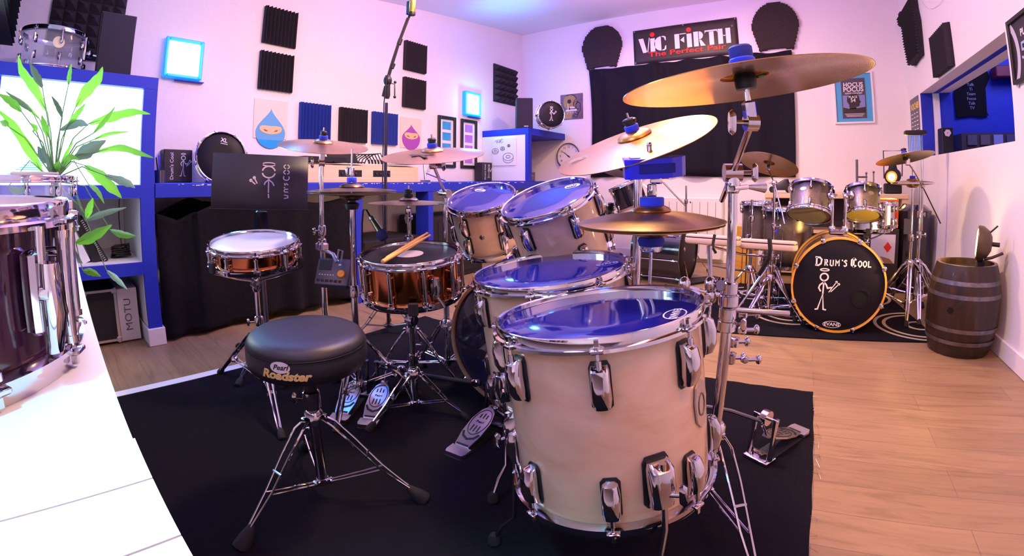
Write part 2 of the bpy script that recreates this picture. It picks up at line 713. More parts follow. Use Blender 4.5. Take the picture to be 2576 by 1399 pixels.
M_leaf = leaf_mat()
M_leaf2 = mat('backlit_leaf', (.20, .38, .24), .4)  # bluish backlit tone of some leaves, put into the colour
M_stem = mat('stem_green', (.16, .32, .14), .5)
M_beige = mat('beige_rubber', (.55, .42, .34), .6)
M_cyanglow = mat('cyan_lamp_glow', (.6, .9, 1), .5, emit=(.26, .88, 1.0), es=6)
M_cyanframe = mat('cyan_lamp_frame', (.02, .35, .75), .35, emit=(.0, .30, .95), es=.9)
M_backlight = mat('backlit_pane', (.9, .95, 1), .5, emit=(.62, .93, 1.0), es=5)
M_amberglow = mat('amber_lamp_glow', (1, .5, .1), .4, emit=(1.0, .62, .12), es=12)
M_amberrim = mat('amber_lamp_rim', (1, .2, .02), .4, emit=(1.0, .16, .01), es=2.5)
M_yellowglow = mat('yellow_lamp_glow', (1, .9, .6), .4, emit=(1.0, .78, .28), es=5)

# ------------------------------------------------------------------ room shell
XL, YB, XR, YF = -3.478, 5.25, 1.25, -0.36


def ceil_z(y):
    return 3.014 - .1105 * (5.25 - y)


def WL(y, z, off=0.0):
    return frame((XL + off, y, z), (1, 0, 0), (0, 1, 0))


def WB(x, z, off=0.0):
    return frame((x, YB - off, z), (0, -1, 0), (1, 0, 0))


def WR(y, z, off=0.0):
    return frame((XR - off, y, z), (-1, 0, 0), (0, -1, 0))


def WF(x, z, off=0.0):
    return frame((x, YF + off, z), (0, 1, 0), (-1, 0, 0))


struct(MB().box(((XL + 4.2) / 2, 2.6, -.05), (4.2 - XL + .4, 6.6, .1)), 'floor', M_floor)
b = MB()
x0, x1 = XL - .15, 4.3
y0, y1 = YF - .15, 5.8
b.add([(x0, y0, ceil_z(y0)), (x1, y0, ceil_z(y0)), (x1, y1, ceil_z(y1)), (x0, y1, ceil_z(y1)),
       (x0, y0, ceil_z(y0) + .1), (x1, y0, ceil_z(y0) + .1), (x1, y1, ceil_z(y1) + .1), (x0, y1, ceil_z(y1) + .1)],
      [(0, 1, 2, 3), (7, 6, 5, 4), (0, 4, 5, 1), (1, 5, 6, 2), (2, 6, 7, 3), (3, 7, 4, 0)])
struct(b, 'ceiling', M_ceil)
struct(MB().box((XL - .06, 2.45, 1.55), (.12, 5.9, 3.1)), 'wall_left', M_wall)
struct(MB().box(((XL + XR) / 2, YB + .06, 1.55), (XR - XL, .12, 3.1)), 'wall_back', M_wall)
struct(MB().box(((XL + 4.3) / 2, YF - .06, 1.55), (4.3 - XL, .12, 3.1)), 'wall_front', M_wall)
# right wall with its long opening to the next room
WT = .29
wy0, wy1, wz0, wz1 = 2.76, 4.72, 1.141, 1.722
b = MB()
b.box((XR + WT / 2, (YF + wy0) / 2, 1.55), (WT, wy0 - YF, 3.1))
b.box((XR + WT / 2, (wy1 + 5.6) / 2, 1.55), (WT, 5.6 - wy1, 3.1))
b.box((XR + WT / 2, (wy0 + wy1) / 2, wz0 / 2), (WT, wy1 - wy0, wz0))
b.box((XR + WT / 2, (wy0 + wy1) / 2, (wz1 + 3.1) / 2), (WT, wy1 - wy0, 3.1 - wz1))
struct(b, 'wall_right', M_wall)
b = MB()
for xa, xb_ in ((0.001, .114), (.18, WT)):
    b.box((XR + (xa + xb_) / 2, wy1 - .003, (wz0 + wz1) / 2), (xb_ - xa, .006, wz1 - wz0))
b.box((XR + .145, (wy0 + wy1) / 2, wz1 - .003), (.045, wy1 - wy0, .006))
w1 = struct(b, 'window_1', M_bluewood)
b = MB().box((XR + .15, (wy0 + wy1) / 2, wz0 + .004), (.05, wy1 - wy0, .008))
b.box((XR + .15, wy1 - .01, (wz0 + wz1) / 2), (.05, .02, wz1 - wz0 - .01))
b.build('window_frame', M_white, w1, False)
# next room seen through the opening
struct(MB().box((2.9, 5.66, 1.55), (2.8, .12, 3.1)), 'wall_far', M_bluewood)
struct(MB().box((4.3, 2.6, 1.55), (.12, 6.2, 3.1)), 'wall_far_right', M_bluewood)
b = MB()
b.box((XR - .008, (YF + YB) / 2, .05), (.016, YB - YF, .1), None, .004)
struct(b, 'baseboard_right', M_white)
struct(MB().box(((XL + XR) / 2, YB - .008, .05), (XR - XL, .016, .1), None, .004), 'baseboard_back', M_white)
lamp('AREA', 'next_room_light', (2.6, 4.2, 2.7), (2.4, 5.0, 1.2), 42, (.45, .42, 1.0), 1.0)
lamp('AREA', 'window_glow_light', (-2.74, .11, 1.18), (-1.5, .11, 1.1), 9, (.75, .93, 1.0), .7, .5)

# ------------------------------------------------------------------ blue shelf wall unit, desk and corner shelf
XF = -2.80
dz0, dz1 = .838, .92


def cab(name, label, catg, loc):
    return thing(name, label, catg, loc)


D = XF - XL - .002
unit = thing('shelf_unit', 'blue and white open shelf unit holding the glowing pane, beside the desk', 'shelf', (XF - D / 2, .1, 0))
b = MB()
xc = XF - D / 2
b.box((xc, (.56 + YF) / 2 + .001, 1.478), (D, .56 - YF - .004, .066))       # top board
b.box((xc, .52, .774), (D, .078, 1.34))                     # right upright
b.box((xc, .0965, .875), (D, .768, .07))
b.box((xc, .0965, .45), (D, .768, .07))
b.box((xc, -.318, .775), (D, .06, 1.338))
b.build('frame', M_bluewood, unit, False)
b = MB()
for za, zb in ((.487, .838), (.112, .413)):
    b.box((xc - .012, .4785, (za + zb) / 2), (D - .024, .003, zb - za))
    b.box((xc - .012, -.286, (za + zb) / 2), (D - .024, .003, zb - za))
    b.box((XL + .01, .1, (za + zb) / 2), (.012, .75, zb - za))
b.box((xc - .01, .1, .4875), (D - .02, .756, .004))
b.box((xc - .01, .1, .8385), (D - .02, .756, .003))
b.build('white_lining', M_white, unit, False)
MB().box((xc + .012, .52, .052), (D, .102, .104), None, .004).build('plinth', M_white, unit, False)
pane = MB().box((XF - .05, .105, 1.178), (.02, .756, .53)).build('glowing_pane', M_backlight, unit, False)
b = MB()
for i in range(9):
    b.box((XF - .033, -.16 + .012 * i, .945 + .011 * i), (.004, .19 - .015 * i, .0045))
b.build('blind', mat('blind_cyan_glow', (.03, .5, .8), .4, emit=(0, .6, 1), es=1.0), unit, False)  # slats get their own cyan emission to look lit from behind

desk = thing('desk', 'long blue painted desk with a chipped edge, below the foam tiles', 'desk', (xc, 2.9, 0))
b = MB()
b.box((xc, (.562 + YB) / 2, (dz0 + dz1) / 2), (D, YB - .562 - .004, dz1 - dz0), None, .003)
b.build('desktop', M_bluewood, desk, False)
for y in (2.02, 2.785, 4.1):
    MB().box((XF - .08, y, dz0 / 2), (.16, .06, dz0 - .001)).build('leg', M_bluewood, desk, False)
b = MB()
for i in range(90):
    y = random.uniform(.62, 4.3)
    if 1.3 < y < 1.9:
        continue
    b.box((XF + .0006, y, dz1 - random.uniform(.004, .012)), (.001, random.uniform(.006, .03), random.uniform(.002, .005)))
b.build('chipped_edge', M_white, desk, False)['kind'] = 'stuff'

cs = thing('corner_shelf', 'blue edged white corner shelf box standing on the desk', 'shelf', (xc, 4.8, dz1))
b = MB()
b.box((xc, 4.8, 1.504), (D, .896, .078))
b.box((XF - .02, 4.388, 1.193), (.04, .076, .543))
b.box((xc - .02, 4.388, dz1 + .004), (D - .04, .076, .006))
b.build('frame', M_bluewood, cs, False)
b = MB()
b.box((xc - .02, 4.388, 1.196), (D - .045, .07, .536))
b.build('side_panel', M_white, cs, False)
pic = thing('drum_drawing', 'drawing of floating drums taped on the white shelf side', 'picture', (-3.14, 4.345, 1.27))
Mx = frame((-3.14, 4.349, 1.272), (0, -1, 0), (1, 0, 0))
MB().box((0, 0, .002), (.34, .325, .004), Mx, .001).build('sheet', M_label, pic, False)
b = MB()
for (cx, cy, r) in ((.06, -.06, .075), (-.02, .045, .03), (-.13, .02, .045), (.07, .075, .02)):
    b.arc(cx, cy, r, r * .6, 0, 360, .005, .001, Mx, .004)
    b.arc(cx, cy, r * .4, r * .22, 0, 360, .006, .001, Mx, .004)
    b.arc(cx, cy - r * .35, r, r * .6, 180, 360, .005, .001, Mx, .004)
    b.stroke([(cx - r, cy), (cx - r, cy - r * .35)], .004, .001, Mx, .004)
    b.stroke([(cx + r, cy), (cx + r, cy - r * .35)], .004, .001, Mx, .004)
for i in range(12):
    b.stroke([(-.13 + .01 * i, .12 + .02 * sin(i * 2)), (-.12 + .01 * i, .14 - .02 * sin(i * 3))], .005, .001, Mx, .004)
b.build('line_drawing', M_steel, pic, False)


# ------------------------------------------------------------------ acoustic foam
def wedge_tile(M, w, h, t, n, m, label, group=None, horiz=False, base=.02):
    b = MB()
    prof = [(-w / 2, 0)]
    for i in range(n):
        a = -w / 2 + w * i / n
        c = w / n
        prof += [(a, base if i else t * .9), (a + c * .12, base), (a + c * .5, t), (a + c * .88, base)]
    prof += [(w / 2, base), (w / 2, 0)]
    rot = RZ(pi / 2) if horiz else I4
    vs = []
    for s in (-h / 2, h / 2):
        vs += [(x, s, z) for x, z in prof]
    k = len(prof)
    fs = [(i, (i + 1) % k, k + (i + 1) % k, k + i) for i in range(k)] + [tuple(reversed(range(k))), tuple(range(k, 2 * k))]
    fs = [tuple(reversed(f)) for f in fs]
    b.add(vs, fs, M @ rot)
    return b.single('foam_tile', m, label, 'foam', tuple(M.translation), group, False)


LT = 'foam tiles on the left wall'
for y, z, mm, lb in ((1.635, 2.195, M_foam, 'charcoal wedge foam tile, topmost above the blue drop poster'),
                     (1.63, 1.815, M_foam, 'charcoal wedge foam tile directly above the blue drop poster'),
                     (3.185, 2.23, M_foam, 'charcoal wedge foam tile, topmost right of the microphone boom'),
                     (3.185, 1.84, M_foam, 'charcoal wedge foam tile directly above the purple drop poster'),
                     (2.02, 1.437, M_bluefoam, 'blue wedge foam tile right beside the blue drop poster'),
                     (2.425, 1.437, M_foam, 'charcoal wedge foam tile between the two blue foam tiles'),
                     (2.80, 1.437, M_bluefoam, 'blue wedge foam tile beside the purple drop poster')):
    wedge_tile(WL(y, z), .31, .31, .055, 9, mm, lb, LT)


def pyramid_tile(M, w, h, t, nx, ny, m, label, base=.02):
    b = MB()
    dx, dy = w / nx, h / ny
    for i in range(nx):
        for j in range(ny):
            x, y = -w / 2 + dx * i, -h / 2 + dy * j
            b.add([(x, y, base), (x + dx, y, base), (x + dx, y + dy, base), (x, y + dy, base), (x + dx / 2, y + dy / 2, t)],
                  [(0, 1, 4), (1, 2, 4), (2, 3, 4), (3, 0, 4)], M)
    b.box((0, 0, base / 2), (w, h, base), M)
    return b.single('foam_tile', m, label, 'foam', tuple(M.translation), None, False)


pyramid_tile(WL(4.82, 2.20), .50, .50, .09, 5, 6, M_foam, 'charcoal pyramid foam tile behind the small speaker in the corner')
pyramid_tile(WL(.16, 2.02), .49, .62, .075, 6, 8, M_foam, 'large charcoal pyramid foam panel behind the tall speaker')
wedge_tile(WF(-2.93, 1.95), .45, .9, .09, 12, M_foam, 'grey wedge foam panel in the near left corner above the shelf', None, True)
wedge_tile(WR(3.87, 1.90), .43, .32, .055, 11, M_foam, 'charcoal wedge foam tile above the window opening')


# ragged offcut of wedge foam high on the right wall
def offcut():
    M = WR(0, 0)
    b = MB()
    out = [at(px, py, X=XR) for px, py in ((2306, -20), (2312, 22), (2318, 50), (2326, 138), (2316, 150), (2306, 165), (2300, 160), (2290, 110), (2284, 66), (2276, 62), (2271, 35), (2276, 28), (2284, 40), (2292, 22), (2299, 20), (2303, -20))]
    pts = [(p.y, p.z) for p in out]
    k = len(pts)
    vs = [(XR - .002, y, z) for y, z in pts] + [(XR - .05, y, z) for y, z in pts]
    b.add(vs, [tuple(range(k)), tuple(reversed(range(k, 2 * k)))] + [(i, k + i, k + (i + 1) % k, (i + 1) % k) for i in range(k)])
    for i in range(20):
        z = 2.02 + i * .027
        ys = []
        for j in range(k):
            (ya, za), (yb, zb) = pts[j], pts[(j + 1) % k]
            if (za - z) * (zb - z) < 0:
                ys.append(ya + (yb - ya) * (z - za) / (zb - za))
        if len(ys) >= 2:
            ya, yb = min(ys) - .01, max(ys) + .015
            b.add([(XR - .05, ya, z - .012), (XR - .05, yb, z - .012), (XR - .05, yb, z + .012), (XR - .05, ya, z + .012), (XR - .075, ya, z), (XR - .075, yb, z)],
                  [(0, 1, 5, 4), (2, 3, 4, 5), (0, 4, 3), (1, 2, 5)])
    b.single('foam_offcut', M_foam, 'ragged charcoal foam offcut high on the right wall', 'foam', (XR, 4.6, 2.3), None, False)


offcut()


# horseshoe shaped egg foam either side of the banner
def egg(M, w, h, label, lean):
    b = MB()
    N = 46

    def inside(x, y):
        # round top, narrower foot
        ry = h * .5
        if y > -.02 * h:
            return (x / (w / 2)) ** 2 + ((y + .02 * h) / (h * .52)) ** 2 <= 1
        t = (-.02 * h - y) / (h * .48)
        hw = w / 2 * (1 - .30 * t)
        yy = -h / 2 + .045 * h * (1 - ((x / (w * .36)) ** 2))
        return abs(x) < hw and y > yy
    c = w / N
    nh = int(h / c)
    cell = {}
    for i in range(N + 1):
        for j in range(nh + 1):
            x, y = -w / 2 + c * i, -h / 2 + c * j
            z = .040 + .012 * cos((i + j) * pi / 2 * 1.0) * cos((i - j) * pi / 2)
            cell[i, j] = (x + lean * y, y, z)
    used = {}
    vs, fs = [], []

    def vid(k, base=False):
        kk = (k, base)
        if kk not in used:
            used[kk] = len(vs)
            p = cell[k]
            vs.append(p if not base else (p[0], p[1], 0))
        return used[kk]
    ins = set((i, j) for i in range(N) for j in range(nh) if inside(-w / 2 + c * (i + .5), -h / 2 + c * (j + .5)))
    for i, j in ins:
        fs.append((vid((i, j)), vid((i + 1, j)), vid((i + 1, j + 1)), vid((i, j + 1))))
        for (di, dj, a, e) in ((0, -1, (i, j), (i + 1, j)), (1, 0, (i + 1, j), (i + 1, j + 1)), (0, 1, (i + 1, j + 1), (i, j + 1)), (-1, 0, (i, j + 1), (i, j))):
            if (i + di, j + dj) not in ins:
                fs.append((vid(a), vid(a, True), vid(e, True), vid(e)))
    b.add(vs, fs, M)
    return b.single('egg_foam', M_eggfoam, label, 'foam', tuple(M.translation), None, True, 80)


M_eggfoam = noisy('egg_crate_foam', (.028, .020, .020), (.050, .036, .034), 60, .95)
egg(WB(-2.235, 2.64), .55, .57, 'dark horseshoe egg crate foam left of the sponsor banner', .03)
egg(WB(-.10, 2.63), .53, .56, 'dark horseshoe egg crate foam right of the sponsor banner', .03)

# ------------------------------------------------------------------ curtain and banner
ct = thing('curtain', 'black cloth curtain hanging under the black sponsor banner', 'curtain', (-1.2, YB - .05, 1.6))


def curt(u, v):
    top = 2.345 - .014 * u + .008 * sin(u * 40)
    lo = .985 - .02 * u + .03 * (1 - u) * abs(sin(u * 5)) - (.02 if u < .3 else 0)
    xl = -2.42 + .05 * sin(v * 2.6) * (1 - v * .5)
    xr = .055 - .02 * v
    z = top + (lo - top) * v
    return (xl + (xr - xl) * u, YB - .035 - .016 * sin(u * 60 + sin(u * 17) * 2) - .010 * sin(u * 23 + v * 2), z)


MB().grid(curt, 170, 14).build('cloth', M_velvet, ct, True, 80, solid=.004)
bn = thing('banner', 'black sponsor banner with white block letters and red slogan', 'banner', (-1.17, YB, 2.57))
Mb = WB(-1.168, 2.571, .004)
MB().grid(lambda u, v: (-.64 + 1.28 * u, -.217 + .434 * v, .006 + .003 * sin(u * 11) * sin(v * 4)), 30, 8, Mb).build('sheet', mat('banner_vinyl', (.035, .025, .022), .45), bn, True, 80, solid=.002)
for x, y in ((-.62, .2), (.62, .2), (-.62, -.2), (.62, -.2), (0, .205), (.58, .12)):
    MB().lathe([(.004, 0), (.009, 0), (.009, .003), (.004, .003)], Mb @ T(x, y, .010), 12, loop=True).build('grommet', M_chrome, bn)
b = MB()
H0 = .235


def P(pts, x, s=H0, dy=-.055):
    b.prism([(x + p[0] * s, dy + p[1] * s) for p in pts], .002, Mb, .012)


def A(x, cx, cy, r0, r1, a0, a1, s=H0, dy=-.055, n=14):
    o = [(cx + r1 * cos(radians(a0 + (a1 - a0) * i / n)), cy + r1 * sin(radians(a0 + (a1 - a0) * i / n))) for i in range(n + 1)]
    if r0 > 0:
        o += [(cx + r0 * cos(radians(a1 + (a0 - a1) * i / n)), cy + r0 * sin(radians(a1 + (a0 - a1) * i / n))) for i in range(n + 1)]
    P(o, x, s, dy)


DY = -.080
x = -.572
P([(0, .86), (.30, .86), (.50, .02), (.42, -.02), (.26, -.02)], x, .21, DY)
P([(.52, .02), (.57, 0), (.70, .86), (.65, .86)], x, .21, DY)
x = -.420
P([(0, 0), (.28, 0), (.28, .80), (0, .80)], x, .21, DY)
x = -.352
A(x, .34, .43, 0, .43, 92, 268, .21, DY)
P([(.37, .86), (.50, .86), (.62, .80), (.62, .58), (.57, .58), (.50, .78), (.37, .82)], x, .21, DY)
P([(.37, 0), (.50, 0), (.62, .06), (.62, .28), (.57, .28), (.50, .08), (.37, .04)], x, .21, DY)
x = -.114
P([(0, 0), (.28, 0), (.28, .86), (0, .86)], x, .21, DY)
P([(.31, .81), (.68, .81), (.68, .86), (.31, .86)], x, .21, DY)
P([(.33, .48), (.56, .66), (.56, .30)], x, .21, DY)
x = .036
P([(0, 0), (.28, 0), (.28, .80), (0, .80)], x, .21, DY)
x = .118
P([(0, 0), (.27, 0), (.27, .86), (0, .86)], x, .21, DY)
A(x, .31, .62, 0, .235, -90, 90, .21, DY)
P([(.31, .36), (.42, .36), (.66, 0), (.38, 0)], x, .21, DY)
x = .254
P([(0, .86), (0, .68), (.05, .78), (.66, .78), (.71, .68), (.71, .86)], x, .21, DY)
P([(.24, 0), (.50, 0), (.50, .76), (.24, .76)], x, .21, DY)
x = .408
P([(0, 0), (.27, 0), (.27, .86), (0, .86)], x, .21, DY)
P([(.29, .43), (.42, .43), (.42, .48), (.29, .48)], x, .21, DY)
P([(.44, 0), (.70, 0), (.70, .86), (.44, .86)], x, .21, DY)
b.build('white_lettering', mat('banner_white', (.9, .88, .92), .5), bn, False)
for cx in (-.391, .065):
    MB().prism([(cx + .030 * cos(i * pi / 12), .135 + .030 * sin(i * pi / 12)) for i in range(24)], .002, Mb, .012).build('red_dot', M_red, bn, False)
text('The Perfect Pair', .082, Mb @ T(.02, -.118, .015), M_red, 'slogan', bn, .002, .0016, 1.75)

# ------------------------------------------------------------------ flat things on the walls
dropblue = mat('drop_blue', (.10, .38, .66), .5)
droppurple = mat('drop_purple', (.36, .08, .42), .5)
droplow = mat('drop_blue_lower', (.0, .33, .75), .5)
M_board = mat('pale_board', (.85, .68, .58), .4)


def drop_poster(y, m1, m2, label, w, bot):
    M = WL(y, 1.425)
    t = thing('drop_poster', label, 'poster', tuple(M.translation))
    MB().box((0, 0, .004), (.30, .315, .006), M, .001).build('board', M_board, t, False)
    top = .085
    cyc = bot + w * .47
    right = [(w / 2 * sin(pi / 2 * s) ** 1.55, top - s * (top - cyc)) for s in [.001 + .999 * i / 16 for i in range(17)]]
    low = [(w / 2 * cos(a), cyc - w * .47 * sin(a)) for a in [pi * i / 20 for i in range(1, 20)]]
    pts = right + low + [(-x, yy) for x, yy in reversed(right)]
    MB().prism(pts, .004, M, .008).build('drop', m1, t, False)
    cut = -.158
    if bot < -.2:
        MB().prism([p for p in pts if p[1] < cut], .001, M, .0125).build('drop_foot', m2, t, False)
    Mt = M @ T(0, cyc + .022, .0125)
    MB().prism([(w * .38 * math.copysign(abs(cos(2 * pi * i / 28)) ** .7, cos(2 * pi * i / 28)), .033 * math.copysign(abs(sin(2 * pi * i / 28)) ** .8, sin(2 * pi * i / 28)) + .012 * abs(cos(2 * pi * i / 28))) for i in range(28)], .002, Mt).build('peach_band', mat('peach', (.85, .52, .28), .5), t, False)
    for sgn in (-1, 1):
        MB().prism([(sgn * .024, -.010), (sgn * .045, .003), (sgn * .068, .006), (sgn * .05, -.008)], .002, Mt, .002).build('eye_mark', mat('eye_brown', (.25, .08, .04), .5), t, False)


drop_poster(1.605, dropblue, droplow, 'pale board with a blue water drop figure, beside blue foam', .262, -.235)
drop_poster(3.16, droppurple, droppurple, 'pale board with a purple water drop figure, by the frames', .25, -.175)


def multi_frame(y, cols, label):
    M = WL(y, 1.365)
    t = thing('picture_frame', label, 'picture frame', tuple(M.translation), 'long frames on the left wall')
    b = MB()
    for s in (-1, 1):
        b.box((s * .1275, 0, .012), (.035, .58, .024), M, .003)
        b.box((0, s * .2725, .012), (.22, .035, .024), M, .003)
    b.build('frame', M_black, t, False)
    MB().box((0, 0, .004), (.225, .515, .004), M).build('mount', M_label, t, False)
    for k in range(4):
        MB().box((0, .185 - .123 * k, .0075), (.135, .088, .003), M).build('photo', cols, t, False)
    return t


multi_frame(3.70, noisy('cyan_print', (.03, .30, .62), (.08, .42, .72), 14, .4), 'long black frame of four blue prints on the left wall')
multi_frame(4.085, noisy('violet_print', (.40, .14, .60), (.52, .24, .70), 14, .4), 'long black frame of four violet prints on the left wall')


def wall_lamp(y, z, s, label):
    M = WL(y, z)
    t = thing('wall_lamp', label, 'lamp', tuple(M.translation))
    b = MB()
    for k in (-1, 1):
        b.box((k * (s / 2 + .012), 0, .03), (.024, s + .048, .06), M, .008)
        b.box((0, k * (s / 2 + .012), .03), (s, .024, .06), M, .008)
    b.build('casing', M_cyanframe, t, False)
    MB().box((0, 0, .028), (s, s, .05), M, .01).build('glowing_panel', M_cyanglow, t, False)
    MB().box((.06, -s / 2 - .035, .02), (s * .9, .006, .04), M).build('mounting_strip', M_bluewood, t, False)
    c = M @ Vector((0, 0, .12))
    lamp('AREA', 'wall_lamp_light', c, c + Vector((1, 0, 0)), 6, (.06, .45, 1.0), s)
    lamp('POINT', 'wall_lamp_halo', M @ Vector((0, 0, .07)), (0, 0, 0), 5.5, (.0, .50, 1.0), .02)
    if y > 3:
        lamp('POINT', 'wall_lamp_spill', M @ Vector((0, 0, .16)), (0, 0, 0), 7, (.0, .55, 1.0), .03)


wall_lamp(.855, 1.80, .24, 'square wall lamp glowing cyan next to the tall speaker')
wall_lamp(4.11, 1.845, .24, 'square wall lamp glowing cyan above the violet picture frame')

# clock on the back wall
ck = thing('wall_clock', 'round chrome rimmed white wall clock under the corner shelf', 'clock', (-2.73, YB, 1.245))
Mc = WB(-2.735, 1.248)
MB().lathe([(.155, 0), (.170, .01), (.176, .03), (.170, .042), (.160, .042), (.156, .03)], Mc, 48, loop=True).build('rim', M_chrome, ck)
MB().lathe([(.001, .022), (.16, .022), (.16, .005), (.001, .005)], Mc, 48, loop=True).build('dial', M_label, ck)
for k in range(1, 13):
    a = pi / 2 - k * pi / 6
    text(str(k), .038, Mc @ T(.122 * cos(a), .122 * sin(a), .024), M_black, 'numeral', ck, .001)
b = MB()
b.stroke([(.035, -.022), (-.075, .055)], .006, .002, Mc, .026)
b.stroke([(-.02, .015), (.06, -.045)], .009, .002, Mc, .028)
b.build('hands', M_black, ck, False)
MB().cyl(Mc @ Vector((0, 0, .024)), Mc @ Vector((0, 0, .034)), .008).build('hub', M_black, ck)

# square record print
rp = thing('record_print', 'square brown print of a round face with headphones and a chair', 'picture', (-2.69, YB, 1.9))
Mr = WB(-2.694, 1.90)
MB().box((0, 0, .006), (.33, .335, .012), Mr, .002).build('panel', noisy('brown_print', (.10, .07, .09), (.22, .15, .20), 9, .5), rp, False)
b = MB()
b.prism([(-.02 + .10 * cos(i * pi / 14), .06 + .10 * sin(i * pi / 14)) for i in range(28)], .001, Mr, .0125)
b.prism([(-.16, -.16), (-.12, -.06), (-.03, -.02), (.02, -.06), (0, -.16)], .001, Mr, .0125)
b.build('gold_shapes', mat('gold_print', (.36, .24, .09), .5), rp, False)
b = MB()
b.prism([(-.03 + .028 * cos(i * pi / 10), .07 + .028 * sin(i * pi / 10)) for i in range(20)], .001, Mr, .014)
b.arc(-.02, .06, .10, .10, 20, 120, .010, .001, Mr, .014)
for i in range(7):
    b.arc(.08 + .02 * cos(i * 2), .0 + .02 * i * sin(i), .035, .05, 40 * i, 40 * i + 170, .008, .001, Mr, .014)
b.build('dark_shapes', M_black, rp, False)
b = MB()
b.stroke([(-.08, -.05), (.08, -.05)], .022, .001, Mr, .0155)
b.stroke([(-.05, .04), (-.045, -.04)], .008, .001, Mr, .0155)
b.stroke([(-.02, -.01), (.05, -.015)], .018, .001, Mr, .0155)
for i in range(8):
    b.stroke([(-.07 + .018 * i, -.05), (-.072 + .018 * i, -.075 - .03 * abs(sin(i * 1.7)))], .004, .001, Mr, .0155)
b.build('white_drips', M_label, rp, False)

# framed concert poster
pf = thing('concert_poster', 'white framed concert poster on a blue mount, back wall', 'poster', (.68, YB, 1.8))
Mp = WB(.683, 1.79)
b = MB()
for s in (-1, 1):
    b.box((s * .203, 0, .012), (.020, .545, .024), Mp, .002)
    b.box((0, s * .2625, .012), (.386, .020, .024), Mp, .002)
b.build('frame', M_white, pf, False)
MB().box((0, 0, .004), (.39, .51, .006), Mp).build('mount', mat('mount_blue', (.07, .38, .66), .5), pf, False)
MB().box((0, -.005, .009), (.255, .42, .004), Mp).build('sheet', noisy('poster_print', (.05, .045, .07), (.08, .07, .11), 12, .5), pf, False)
b = MB()
b.box((0, -.045, .0115), (.235, .14, .002), Mp)
b.build('sky_print', mat('sky_print', (.20, .24, .50), .5), pf, False)
b = MB()
b.prism([(-.05, -.12), (-.055, -.07), (-.075, -.04), (-.07, .01), (-.03, .04), (.03, .04), (.055, .01), (.06, -.03), (.075, -.045), (.06, -.06), (.055, -.09), (.02, -.1), (.02, -.12)], .001, Mp, .013)
b.prism([(-.117, -.16), (-.117, -.10), (-.06, -.115), (.05, -.11), (.117, -.10), (.117, -.16)], .001, Mp, .013)
b.build('head_silhouette', M_black, pf, False)
text('HOCUS', .062, Mp @ T(0, .135, .0125), M_label, 'lettering', pf, .001, .0014, 1.0)
text('POCUS', .068, Mp @ T(0, .085, .0125), M_label, 'lettering', pf, .001, .0014, 1.0)
text('SORTIE LE 8/10/2007', .022, Mp @ T(0, .045, .0125), M_label, 'lettering', pf, .001, .0004, .95)
text('PLACE', .032, Mp @ T(-.01, .006, .0145), M_label, 'lettering', pf, .001, .0006)
text('54', .055, Mp @ T(-.01, -.03, .0145), M_label, 'lettering', pf, .001, .0006)
b = MB()
for k in range(3):
    b.box((0, -.170 - .013 * k, .0125), (.21 - .02 * k, .004, .001), Mp)
b.build('small_print', M_label, pf, False)

# vocab poster on the right wall
vp = thing('word_poster', 'grey word list poster with yellow heading beside the window', 'poster', (XR, 4.95, 1.56))
Mv = WR(4.955, 1.558)
MB().box((0, 0, .003), (.335, .325, .005), Mv).build('sheet', mat('poster_grey', (.12, .11, .14), .5), vp, False)
text('VOCAB!', .085, Mv @ T(.02, .075, .006), M_yellow, 'heading', vp, .001, .002, 1.0)
b = MB()
for k in range(5):
    for j in range(3):
        b.box((-.10 + .10 * j, .01 - .038 * k, .006), (.06, .008, .001), Mv)
b.build('word_rows', M_label, vp, False)

# cut off picture at the right edge of the room
gp = thing('framed_poster', 'black framed poster high on the right wall, near the window', 'poster', (XR, 2.5, 1.58))
Mg = WR(2.49, 1.585)
b = MB()
for s in (-1, 1):
    b.box((s * .19, 0, .012), (.02, .33, .024), Mg, .002)
    b.box((0, s * .155, .012), (.36, .02, .024), Mg, .002)
b.build('frame', M_black, gp, False)
MB().box((0, 0, .005), (.37, .30, .006), Mg).build('sheet', mat('poster_black', (.03, .025, .04), .4), gp, False)
MB().arc(-.30, -.02, .18, .20, -50, 50, .035, .001, Mg, .009).build('pale_arc', mat('pale_grey', (.5, .5, .6), .5), gp, False)
text('PLACE', .05, Mg @ T(.0, .07, .010), M_label, 'lettering', gp, .001, .001)
text('54', .12, Mg @ T(-.03, -.02, .010), mat('print_blue', (.35, .42, .7), .5), 'lettering', gp, .001, .001)

# radiator
rd = thing('radiator', 'white flat panel radiator low on the back wall', 'radiator', (-1.2, YB - .06, .38))
Mq = WB(-1.20, .38)
MB().box((0, .01, .05), (.88, .70, .06), Mq, .012).build('panel', M_white, rd, False)
b = MB()
for k in range(9):
    b.box((-.36 + .09 * k, .02, .0808), (.004, .58, .0015), Mq)
b.build('groove', M_steel, rd, False)
MB().box((.41, .0, .03), (.07, .68, .05), Mq, .006).build('side_cover', M_white, rd, False)
b = MB().box((0, -.32, .03), (.9, .05, .03), Mq)
b.build('bracket', M_white, rd, False)

# loose wire high at the corner
wr = MB().tube([at(2315 + 60 * i / 14, -2 + 24 * sin(pi * (i / 14) ** .8) * (1 if i < 13 else .5), X=XR - .01) for i in range(15)], .002, 5)
wr.single('wire', M_white, 'thin pale wire looping beside the ragged foam', 'wire', (XR, 4.3, 2.5))

